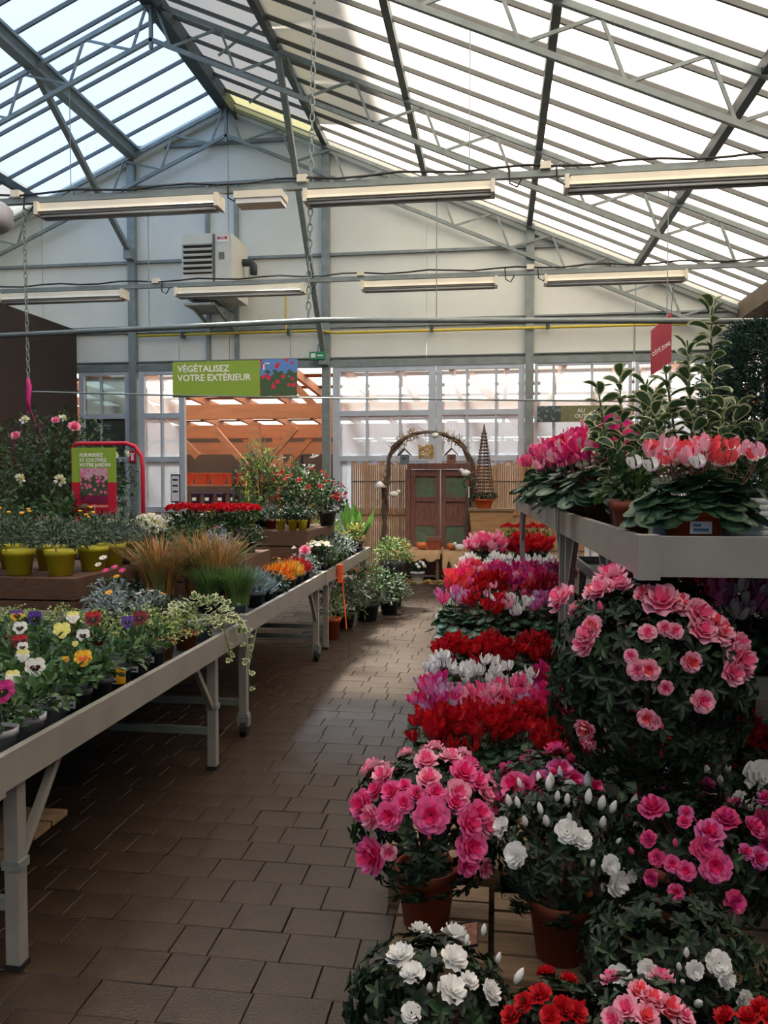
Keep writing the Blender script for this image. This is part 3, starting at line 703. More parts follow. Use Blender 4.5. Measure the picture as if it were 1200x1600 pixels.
t = thing('twig_arch', 'rustic arch of twisted branches standing in front of the old door', 'arch', (-1.12, 13.35, 0))
def arch_pt(u):
    a = u*PI
    if u < 0: return V(-.72+u*.08, 0, 1.75+u*1.75)
    if u > 1: return V(.70+(u-1)*-.1, 0, 1.75-(u-1)*1.75)
    return V(-.71*math.cos(a), 0, 1.75+.72*math.sin(a)**.8)
for k in range(7):
    ph = rnd.uniform(0, 6.3); pts = []
    for i in range(46):
        u = -1+3*i/45; w = .035+.02*math.sin(i*.7+k)
        p = arch_pt(max(-1, min(2, u))); pts.append(p+V(w*math.cos(ph+i*.8), w*math.sin(ph+i*.8), rnd.uniform(-.015, .015)))
    MB().tube(pts, [.02 if i < 14 else .016 for i in range(46)], 5).build('branch', TWIG, t)
b = MB()
for i in range(120):
    p = arch_pt(rnd.uniform(-.1, 1.05)); d = rdir(); d.y *= .5
    b.tube([p, p+d*.08, p+d*.15+rdir()*.04], [.006, .005, .003], 4)
b.build('twiglets', TWIG, t, kind='stuff')
b = MB()
for c in (.28, .33, .38, .66, .74):
    p = arch_pt(c)
    for i in range(40): b.leaf(p+rdir()*.08, rdir(), rdir(), .05, .02)
b.build('dried_foliage', STRAW, t, kind='stuff')
# ornaments on the arch
def bird(label, loc, rz, m=WHITE, s=1):
    t = thing('bird_ornament', label, 'ornament', loc, rz, None, s)
    MB().ball((0, 0, .05), (.075, .04, .045), 10, 8).build('body', m, t, True)
    MB().ball((.075, 0, .09), .03, 8, 6).build('head', m, t, True)
    b = MB(); k = b.add([(-.06, -.02, .055), (-.16, -.035, .08), (-.16, .035, .08), (-.06, .02, .055), (-.06, 0, .035), (-.15, 0, .07)])
    for q in ((0,1,2,3), (0,4,5,1), (3,2,5,4), (1,5,2), (0,3,4)): b.face([k+x for x in q])
    b.build('tail', m, t)
    MB().lathe([(.010, 0), (.001, .03)], 6).build('beak', P_YEL, t, loc=(.1, 0, .088), rot=(0, PI/2, 0))
    MB().tube([(0, 0, .0), (0, 0, .02)], .008, 5).build('foot', INK, t)
bird('white bird ornament clipped low on the left of the arch', (-1.70, 13.25, 1.38), .4, WHITE, 1.1)
bird('white bird ornament hanging inside the arch top', (-1.02, 13.3, 2.36), 2.8, WHITE, 1)
bird('white bird ornament on the right of the arch beside the green ribbon', (-.50, 13.2, 1.72), 2.6, WHITE, 1.2)
bird('small white hen ornament on the burlap by the arch foot', (-.58, 13.0, .52), 2.9, WHITE, 1.2)
def birdhouse(label, loc, m, rm):
    t = thing('bird_house', label, 'bird house', loc)
    MB().box(-.07, .07, -.06, .06, 0, .16).build('box', m, t)
    b = MB(); k = b.add([(x, y, z) for y in (-.1, .1) for x, z in ((-.11, .14), (0, .25), (.11, .14), (.11, .16), (0, .275), (-.11, .16))])
    for q in range(6): b.face([k+q, k+(q+1) % 6, k+6+(q+1) % 6, k+6+q])
    b.face([k+x for x in (0, 1, 4, 5)]); b.face([k+x for x in (1, 2, 3, 4)]); b.face([k+6+x for x in (5, 4, 1, 0)]); b.face([k+6+x for x in (4, 3, 2, 1)])
    b.build('roof', rm, t)
    MB().tube([(0, -.062, .1), (0, -.066, .1)], .022, 10).build('entrance', INK, t)
    MB().tube([(0, 0, .26), (0, 0, .40)], .006, 4).build('hanger', TWIG, t)
birdhouse('grey blue bird house hanging inside the left of the arch', (-1.52, 13.25, 1.93), mat('blue grey wood', (104, 118, 126), .7), TWIG)
birdhouse('small brown bird feeder hanging inside the right of the arch', (-.74, 13.25, 1.93), OLDW, TWIG)
t = thing('nest_ornament', 'round woven nest hanging under the arch top', 'ornament', (-1.16, 13.25, 2.14))
for i in range(9):
    a = i*.7; MB().tube([(.12*math.cos(x+a), .11*math.sin(x+a), .03*math.sin(3*x+i)+.022*(i-4)) for x in [2*PI*j/12 for j in range(13)]], .012, 4).build('strand', STRAW, t)
MB().tube([(0, 0, .05), (0, 0, .3)], .005, 4).build('hanger', TWIG, t)
t = thing('lamp_ornament', 'white metal cone hung on the outer left of the arch', 'ornament', (-1.93, 13.2, 1.55))
MB().lathe([(.0, .1), (.02, .1), (.12, 0), (.115, 0), (.015, .09)], 14).build('cone', WHITE, t, True); MB().tube([(0, 0, .1), (.02, .05, .25)], .005, 4).build('hanger', TWIG, t)
t = thing('ribbon_ornament', 'green and white wreath on the right of the arch', 'ornament', (-.45, 13.2, 1.62))
MB().tube([(.09*math.cos(x), 0, .09*math.sin(x)) for x in [2*PI*j/12 for j in range(13)]], .022, 6).build('ring', LFM, t)
b = MB()
for i in range(40): x = rnd.uniform(0, 6.3); b.leaf((.09*math.cos(x), -.02, .09*math.sin(x)), rdir(), rdir(), .05, .02)
b.build('sprigs', LFG, t, kind='stuff'); MB().box(-.01, .01, -.03, -.02, -.24, -.06).build('ribbon', WHITE, t)
# wicker obelisk in a pot on a timber planter
t = thing('wooden_planter', 'tapered wooden planter below the wicker obelisk', 'planter', (-.08, 12.9, 0))
b = MB(); k = b.add([(sx*(.24 if z == 0 else .34), sy*(.2 if z == 0 else .28), z) for z in (0, 1.18) for sx, sy in ((-1,-1), (1,-1), (1,1), (-1,1))])
for q in ((3,2,1,0), (4,5,6,7), (0,1,5,4), (1,2,6,5), (2,3,7,6), (3,0,4,7)): b.face([k+x for x in q])
b.build('body', mat('golden planter wood', (178, 136, 92), .7, 0, .2, 5, stretch=(1, 1, 6)), t)
MB().box(-.36, .36, -.3, .3, 1.18, 1.22).build('rim', WOOD_P, t)
t = thing('wicker_obelisk', 'tall dark wicker obelisk growing from an orange pot', 'obelisk', (-.2, 12.85, 1.22))
MB().lathe([(.11, 0), (.15, .12), (.16, .12), (.16, .15), (.14, .15), (.13, .11)], 14).build('pot', TERRA_O, t, True)
MB().lathe([(0, .12), (.135, .12)], 14).build('soil', SOIL, t)
for j in range(8):
    a = 2*PI*j/8; MB().tube([(.17*math.cos(a), .17*math.sin(a), .14), (.1*math.cos(a), .1*math.sin(a), .7), (0, 0, 1.34)], .009, 4).build('upright', TWIG, t)
for i in range(20):
    z = .2+i*.052; r = .168*(1-(z-.14)/1.25)+.01
    me = MB().tube([(r*math.cos(x), r*math.sin(x), z+.008*math.sin(4*x)) for x in [2*PI*j/12 for j in range(13)]], .010, 4).build('woven_ring', BARK, t)
b = MB()
for i in range(160): p = V(rnd.uniform(-.2, .2), rnd.uniform(-.15, .15), rnd.uniform(.12, .22)); b.leaf(p, rdir(0, 1), rdir(), .06, .03)
b.build('low_foliage', LFD, t, kind='stuff')
# burlap covered tables with pumpkins
def burlap_table(label, x0, x1, y0, y1, z, ragged):
    t = thing('burlap_table', label, 'table', (x0, y0, 0)); W_, D = x1-x0, y1-y0
    b = MB(); nx, ny = 14, 6; g = {}
    for i in range(nx+1):
        for j in range(ny+1):
            x, y = W_*i/nx, D*j/ny; e = min(i, nx-i, j, ny-j)
            g[i, j] = b.add([(x+rnd.uniform(-.01, .01), y, z+.012+rnd.uniform(0, .012))])
    for i in range(nx):
        for j in range(ny): b.face([g[i, j], g[i+1, j], g[i+1, j+1], g[i, j+1]])
    lo = [b.add([(W_*i/nx, -.03+rnd.uniform(-.02, .01), z-.12-ragged*(math.sin(i*1.3)+1)*.5+rnd.uniform(-.02, .02))]) for i in range(nx+1)]
    for i in range(nx): b.face([lo[i], lo[i+1], g[i+1, 0], g[i, 0]])
    for e, sx in ((0, -.03), (nx, .03)):
        ls = [b.add([(W_*e/nx+sx, D*j/ny, z-.15+rnd.uniform(-.03, .03))]) for j in range(ny+1)]
        for j in range(ny): b.face([ls[j], ls[j+1], g[e, j+1], g[e, j]])
    b.build('burlap_cloth', BURLAP, t, True)
    MB().box(.02, W_-.02, .02, D-.02, z-.03, z+.005).build('table_top', WOOD, t)
    for x in (.05, W_-.05):
        for y in (.05, D-.05): MB().box(x-.025, x+.025, y-.025, y+.025, 0, z-.03).build('leg', WOOD_P, t)
burlap_table('low table draped in ragged burlap holding the pumpkins', -1.62, -.9, 13.0, 13.7, .5, .05)
burlap_table('small stool draped in burlap beside the pumpkin table', -.86, -.42, 12.85, 13.3, .5, .22)
def pumpkin(label, loc, r, m, sq=.75, grp=None):
    t = thing('pumpkin', label, 'pumpkin', loc, rnd.random()*6, grp)
    b = MB(); n, k = 30, 10
    rings = []
    for i in range(1, k):
        th = PI*i/k; rings.append(b.add([((r*math.sin(th)*(1+.07*abs(math.sin(5*a))))*math.cos(a), (r*math.sin(th)*(1+.07*abs(math.sin(5*a))))*math.sin(a), r*sq*(1-math.cos(th))-(.12*r if i == k-1 else 0)) for a in [2*PI*j/n for j in range(n)]]))
    for q in range(len(rings)-1):
        for j in range(n): b.face([rings[q]+j, rings[q]+(j+1) % n, rings[q+1]+(j+1) % n, rings[q+1]+j])
    b.face([rings[0]+j for j in range(n)][::-1]); b.face([rings[-1]+j for j in range(n)])
    b.build('body', m, t, True); MB().tube([(0, 0, r*sq*1.7), (.01, 0, r*sq*2.1), (.03, 0, r*sq*2.4)], [.02, .015, .018], 6).build('stalk', STEMG, t)
PUM = mat('red pumpkin skin', (206, 66, 50), .4, 0, .15, 6); PUO = mat('orange pumpkin skin', (206, 112, 56), .45, 0, .15, 6)
pumpkin('bright red pumpkin at the left of the burlap table', (-1.50, 13.12, .525), .09, PUM)
pumpkin('orange pumpkin in the middle of the burlap table', (-1.22, 13.15, .525), .09, PUO)
pumpkin('orange red pumpkin on the burlap stool', (-.72, 13.1, .525), .085, PUO)
t = thing('wooden_casket', 'small brown wooden box with lid on the burlap table', 'box', (-1.02, 13.25, .525))
MB().box(-.11, .11, -.08, .08, 0, .14).build('box', TERRA, t); MB().box(-.12, .12, -.09, .09, .14, .2).build('lid', OLDW, t)
t = thing('flower_pot_white', 'white pot of pale flowers on the floor under the pumpkin table', 'potted plant', (-1.26, 12.85, 0))
MB().lathe([(.08, 0), (.11, .16), (.12, .16), (.12, .19), (.09, .19)], 14).build('pot', WPOT, t, True)
b = MB()
for i in range(120): d = rdir(0, 1); b.leaf(V(0, 0, .2)+d*.08, d, rdir(), .08, .03)
b.build('foliage', LFD, t, kind='stuff')
for i in range(8): d = rdir(.2, 1); MB().ball((0, 0, 0), .03, 8, 6).build('bloom', P_WHT, t, loc=V(0, 0, .24)+d*.12)
b = MB()
for i in range(260): b.leaf((rnd.uniform(-1.7, -.3), rnd.uniform(12.72, 12.98), rnd.uniform(.0, .05)), rdir(-.2, .4), rdir(), .07, .03)
tag(b.build('straw_litter', STRAW, kind='stuff'), 'straw and dry leaves scattered before the burlap tables', 'straw')
# things in the hall beyond the doorway
t = thing('hall_rack', 'metal sales rack beyond the open doorway', 'rack', (-7.9, 19.2, 0))
for z in (.5, 1.05, 1.55): MB().box(0, 3.0, -.25, .25, z-.02, z+.02).build('shelf', TIMBER, t)
for x in (0, 1.5, 3.0): MB().box(x-.03, x+.03, -.25, .25, 0, 2.0).build('upright', STEEL_D, t)
for i in range(7):
    x = -7.7+i*.42
    p = thing('orange_crate', 'orange plastic planter on the hall rack', 'planter', (x, 19.15, 1.57), 0, 'orange planters on the hall rack')
    b = MB(); k = b.add([(sx*(.13 if z == 0 else .17), sy*(.11 if z == 0 else .14), z) for z in (0, .28) for sx, sy in ((-1,-1), (1,-1), (1,1), (-1,1))])
    for q in ((3,2,1,0), (0,1,5,4), (1,2,6,5), (2,3,7,6), (3,0,4,7)): b.face([k+x_ for x_ in q])
    b.build('body', mat('bright orange plastic', (190, 72, 40), .5), p); MB().box(-.18, .18, -.15, .15, .26, .29).build('rim', TERRA_O, p)
for i in range(9):
    x = -7.75+i*.33
    p = thing('plum_tub', 'plum grey tub on the hall rack below the orange planters', 'tub', (x, 19.1, 1.07), 0, 'plum tubs on the hall rack')
    MB().lathe([(0, 0), (.1, 0), (.13, .26), (.14, .26), (.14, .3), (.11, .3)], 12).build('body', mat('plum plastic', (84, 66, 104), .5), p, True)
    MB().box(-.05, .05, -.136, -.125, .1, .18).build('label', TAG, p)
p = thing('parasol_pole', 'yellow wrapped pole leaning by the open doorway', 'pole', (-5.1, 15.9, 0))
MB().tube([(0, 0, 0), (.02, 0, 1.2), (.06, 0, 1.85)], [.04, .06, .04], 8).build('shaft', YPOT, p, True); MB().lathe([(.14, 0), (.14, .05), (.05, .07)], 10).build('base', DPOT, p)
p = thing('notice_stand', 'small white notice on a black stand left of the open doorway', 'sign', (-5.95, 14.3, 0))
MB().tube([(0, 0, 0), (0, 0, 1.35)], .015, 6).build('pole', INK, p); MB().box(-.09, .09, -.02, .0, 1.25, 1.78).build('frame', INK, p)
MB().box(-.075, .075, -.026, -.02, 1.28, 1.75).build('sheet', TAG, p)
for z in (1.66, 1.55, 1.44): MB().box(-.05, .05, -.028, -.026, z, z+.035).build('print_line', INK, p)
MB().lathe([(.15, 0), (.15, .02), (.03, .04)], 12).build('base', INK, p)
p = thing('ornament_tree', 'metal stand hung with white birds stars and a red capped gnome', 'ornament stand', (-3.35, 13.6, 0))
MB().tube([(0, 0, 0), (0, 0, 2.1)], .02, 6).build('pole', INK, p); MB().lathe([(.25, 0), (.25, .03), (.04, .06)], 14).build('base', INK, p)
for i in range(14):
    z = .95+.085*i; a = i*2.4; r = .18+.12*((i*7) % 3)/2
    e = V(r*math.cos(a), r*math.sin(a), z)
    arm = MB().tube([(0, 0, z+.04), e+V(0, 0, .04)], .006, 4).build('arm', INK, p)
    b = MB(); q = 5
    if i % 2: b.leaf(e+V(-.1, 0, 0), V(.9, 0, .3), V(0, -1, .3), .2, .06); b.leaf(e, V(-.4, 0, .8), V(0, -1, 0), .1, .05)
    else:
        k = b.add([e+V((.08 if j % 2 == 0 else .035)*math.sin(PI*j/5), s*.008, (.08 if j % 2 == 0 else .035)*math.cos(PI*j/5)) for s in (-1, 1) for j in range(10)])
        b.face([k+j for j in range(10)]); b.face([k+10+j for j in range(10)][::-1])
        for j in range(10): b.face([k+(j+1) % 10, k+j, k+10+j, k+10+(j+1) % 10])
    b.build('bird_charm' if i % 2 else 'star_charm', WHITE if i % 3 else STRAW, arm)
g = MB().lathe([(0, 0), (.1, 0), (.11, .15), (.07, .26), (0, .28)], 12).build('gnome_body', OLDW, p, loc=(.12, -.2, .95))
MB().ball((0, 0, .32), .06, 8, 6).build('gnome_head', STRAW, g, True); MB().lathe([(.075, .34), (.04, .44), (0, .56)], 10).build('gnome_cap', RED, g, True); MB().lathe([(0, .16), (.04, .2), (.055, .3)], 8).build('gnome_beard', WHITE, g, loc=(0, -.05, 0))

# ------------------------------------------------------------------ flower and foliage meshes
def ruffle(b, n, r, w, lift, tilt, m_in, m_out, off=0, amp=.2):
    for i in range(n):
        a = 2*PI*i/n+off+rnd.uniform(-.15, .15); ca, sa = math.cos(a), math.sin(a)
        g = []
        for s, wf in ((.12, .35), (.6, 1.0), (1.0, .75)):
            row = []
            for u in (-1, -.35, .35, 1):
                rad = r*s*(1-.10*abs(u)*s); x = rad*ca-u*w*wf*.5*sa; y = rad*sa+u*w*wf*.5*ca
                row.append((x, y, lift+tilt*s*s*r+amp*r*s*rnd.uniform(-1, 1)))
            g.append(b.add(row))
        for q in range(2):
            for c in range(3): b.face([g[q]+c, g[q]+c+1, g[q+1]+c+1, g[q+1]+c], m_out if q else m_in)
def bloom(m_in, m_out, seed):
    rnd.seed(seed); b = MB()
    ruffle(b, 6, .5, .46, 0, .15, 0, 1); ruffle(b, 6, .42, .36, .05, .45, 0, 1, .5)
    ruffle(b, 5, .30, .28, .08, .9, 0, 1, .2); ruffle(b, 4, .18, .2, .10, 1.6, 0, 0, .7)
    return b.mesh('bloom', [m_in, m_out], True)
def budm(m, mg):
    b = MB(); b.lathe([(.0, 0), (.16, .08), (.24, .35), (.2, .65), (.09, .9), (0, 1.0)], 8); b.lathe([(.02, -.08), (.17, .05), (.19, .2)], 6, m=1)
    return b.mesh('bud', [m, mg], True)
def cycf(m, m2, seed):
    """swept back petals, twisted and wavy"""
    rnd.seed(seed); b = MB()
    for i in range(5):
        a = 2*PI*i/5+rnd.uniform(-.3, .3); tw = rnd.uniform(.1, .7); le = rnd.uniform(.8, 1.2); sp = rnd.uniform(.8, 1.35)
        g = []
        for q, (r, z, w) in enumerate(((.005, -.004, .006), (.014, .002, .015), (.021, .016, .021), (.025, .031, .021), (.025, .043, .009))):
            rr = r*sp; t = a+tw*(z/.045); ww = rnd.uniform(-.0022, .0022)
            g.append(b.add([(rr*math.cos(t)-u*w*.5*math.sin(t)+rnd.uniform(-.0012, .0012), rr*math.sin(t)+u*w*.5*math.cos(t), z*le+(.004*abs(u) if q < 4 else 0)+ww*u) for u in (-1, 0, 1)]))
        for q in range(4):
            for c in range(2): b.face([g[q]+c, g[q]+c+1, g[q+1]+c+1, g[q+1]+c], 1 if q == 0 else 0)
    return b.mesh('flower', [m, m2])
def daisy(m, mc, n=8):
    b = MB()
    for i in range(n):
        a = 2*PI*i/n; b.leaf((.05*math.cos(a), .05*math.sin(a), 0), (math.cos(a), math.sin(a), .25), (0, 0, 1), .42, .3, 0)
    b.ball((0, 0, .04), (.12, .12, .08), 6, 4, 1)
    return b.mesh('flower', [m, mc])
def pom(m, mc, seed, n=26):
    rnd.seed(seed); b = MB()
    for i in range(n): d = rdir(-.2, 1); b.leaf(d*.12, d, rdir(), .38, .26, 0 if rnd.random() < .75 else 1)
    return b.mesh('flower', [m, mc])
def pansy(mp, ml, mb_, seed):
    rnd.seed(seed); b = MB()
    def pet(cx, cy, r, z, m, blotch):
        n = 10; c = b.add([(cx, cy, z)])
        rg = b.add([(cx+r*(1+.07*math.sin(3*j+seed))*math.cos(2*PI*j/n), cy+r*.92*math.sin(2*PI*j/n), z+.03*math.cos(j*2.1)) for j in range(n)])
        for j in range(n): b.face([c, rg+j, rg+(j+1) % n], m)
        if blotch:
            d = V(cx, cy, 0)*.45; c = b.add([(d.x, d.y, z+.035)])
            rg = b.add([(d.x+.6*r*math.cos(2*PI*j/8), d.y+.45*r*math.sin(2*PI*j/8), z+.034) for j in range(8)])
            for j in range(8): b.face([c, rg+j, rg+(j+1) % 8], 2)
    pet(-.17, .2, .27, -.03, 1, 0); pet(.17, .2, .27, -.02, 1, 0)
    pet(-.24, -.03, .23, .01, 0, 1); pet(.24, -.03, .23, .015, 0, 1); pet(0, -.22, .28, .03, 0, 1)
    b.ball((0, -.02, .07), .04, 6, 4, 3)
    return b.mesh('flower', [mp, ml, mb_, P_YEL])
def fol_dome(seed, r, n, L, w, mats, rosette=6, zlo=-.97, branches=True, inner=.72):
    rnd.seed(seed); b = MB(); rx, ry, rz = r
    for i in range(n):
        d = rdir(zlo, 1); k = rnd.uniform(inner, 1.0); p = V(d.x*rx*k, d.y*ry*k, d.z*rz*k)
        nn = V(d.x/rx, d.y/ry, d.z/rz).normalized(); a0 = rnd.random()*6.3; t1 = nn.orthogonal().normalized(); t2 = nn.cross(t1)
        for j in range(rosette):
            a = a0+2*PI*j/rosette; dd = (t1*math.cos(a)+t2*math.sin(a)+nn*rnd.uniform(.1, .8)).normalized()
            b.leaf(p, dd, nn, L*rnd.uniform(.7, 1.15), w*rnd.uniform(.8, 1.1), rnd.randrange(len(mats)), .12)
    return b.mesh('foliage', mats)
def fol_leaf(seed, r, n, L, w, mats, zlo=-.3, spread=.9, inner=.4):
    rnd.seed(seed); b = MB(); rx, ry, rz = r
    for i in range(n):
        d = rdir(zlo, 1); k = rnd.uniform(inner, 1.0); p = V(d.x*rx*k, d.y*ry*k, d.z*rz*k)
        dd = (d+rdir()*spread).normalized(); b.leaf(p, dd, (V(0, 0, 1)+rdir()*.7).normalized(), L*rnd.uniform(.6, 1.15), w*rnd.uniform(.7, 1.1), rnd.randrange(len(mats)))
    return b.mesh('foliage', mats)
def fol_needle(seed, r, n, L, w, mats, up=.8):
    rnd.seed(seed); b = MB(); rx, ry, rz = r
    for i in range(n):
        d = rdir(-.1, 1); k = rnd.uniform(.35, 1.0); p = V(d.x*rx*k, d.y*ry*k, d.z*rz*k)
        b.needle(p, (d*.7+V(0, 0, up)+rdir()*.6).normalized(), L*rnd.uniform(.6, 1.2), w, rnd.randrange(len(mats)))
    return b.mesh('foliage', mats)
def fol_grass(seed, r, h, n, mats, arch=.5):
    rnd.seed(seed); b = MB()
    for i in range(n):
        a = rnd.random()*6.3; r0 = r*rnd.random(); d = V(math.cos(a), math.sin(a), 0); p = d*r0; le = h*rnd.uniform(.6, 1.05); o = arch*rnd.uniform(.2, 1.1); m = rnd.randrange(len(mats))
        s = V(-math.sin(a), math.cos(a), 0)*.0045
        pts = [p+d*(o*le*t*t*.8)+V(0, 0, le*(t-.35*o*t*t*t)) for t in (0, .3, .6, .85, 1)]
        k = b.add([q for j, c in enumerate(pts[:4]) for q in (c-s*(1-.18*j), c+s*(1-.18*j))]+[pts[4]])
        for j in range(3): b.face([k+2*j, k+2*j+1, k+2*j+3, k+2*j+2], m)
        b.face([k+6, k+7, k+8], m)
    return b.mesh('blades', mats)
def fol_cyc(seed, R_=.18, n=84, L=.07):
    rnd.seed(seed); b = MB()
    for i in range(n):
        a = rnd.random()*6.3; q = rnd.random()**.6; d = V(math.cos(a), math.sin(a), -.25*q+.1)
        p = V(math.cos(a)*R_*q*.75, math.sin(a)*R_*q*.75, .18-.13*q*q+rnd.uniform(-.02, .02))
        b.round_leaf(p, (d+V(0, 0, -.6*q)+rdir()*.3).normalized(), (V(0, 0, 1)+V(math.cos(a), math.sin(a), 0)*q*1.5+rdir()*.45).normalized(), L*rnd.uniform(.7, 1.15))
    return b.mesh('foliage', [CYL, CYS])
def potm(rt, rb, h, m, name='pot', n=18):
    b = MB().lathe([(0, 0), (rb, 0), (rb+(rt-rb)*.82, h*.80), (rt*1.04, h*.80), (rt*1.06, h), (rt*.96, h), (rt*.9, h*.86)], n)
    b.lathe([(rt*.92, h*.88), (0, h*.88)], n, m=1)
    return b.mesh(name, [m, SOIL], True)
POTS = {}
def pot(t, rt, h, m, taper=.75, loc=None):
    k = (rt, h, m.name, taper)
    if k not in POTS: POTS[k] = potm(rt, rt*taper, h, m)
    return inst(POTS[k], 'pot', t, loc)

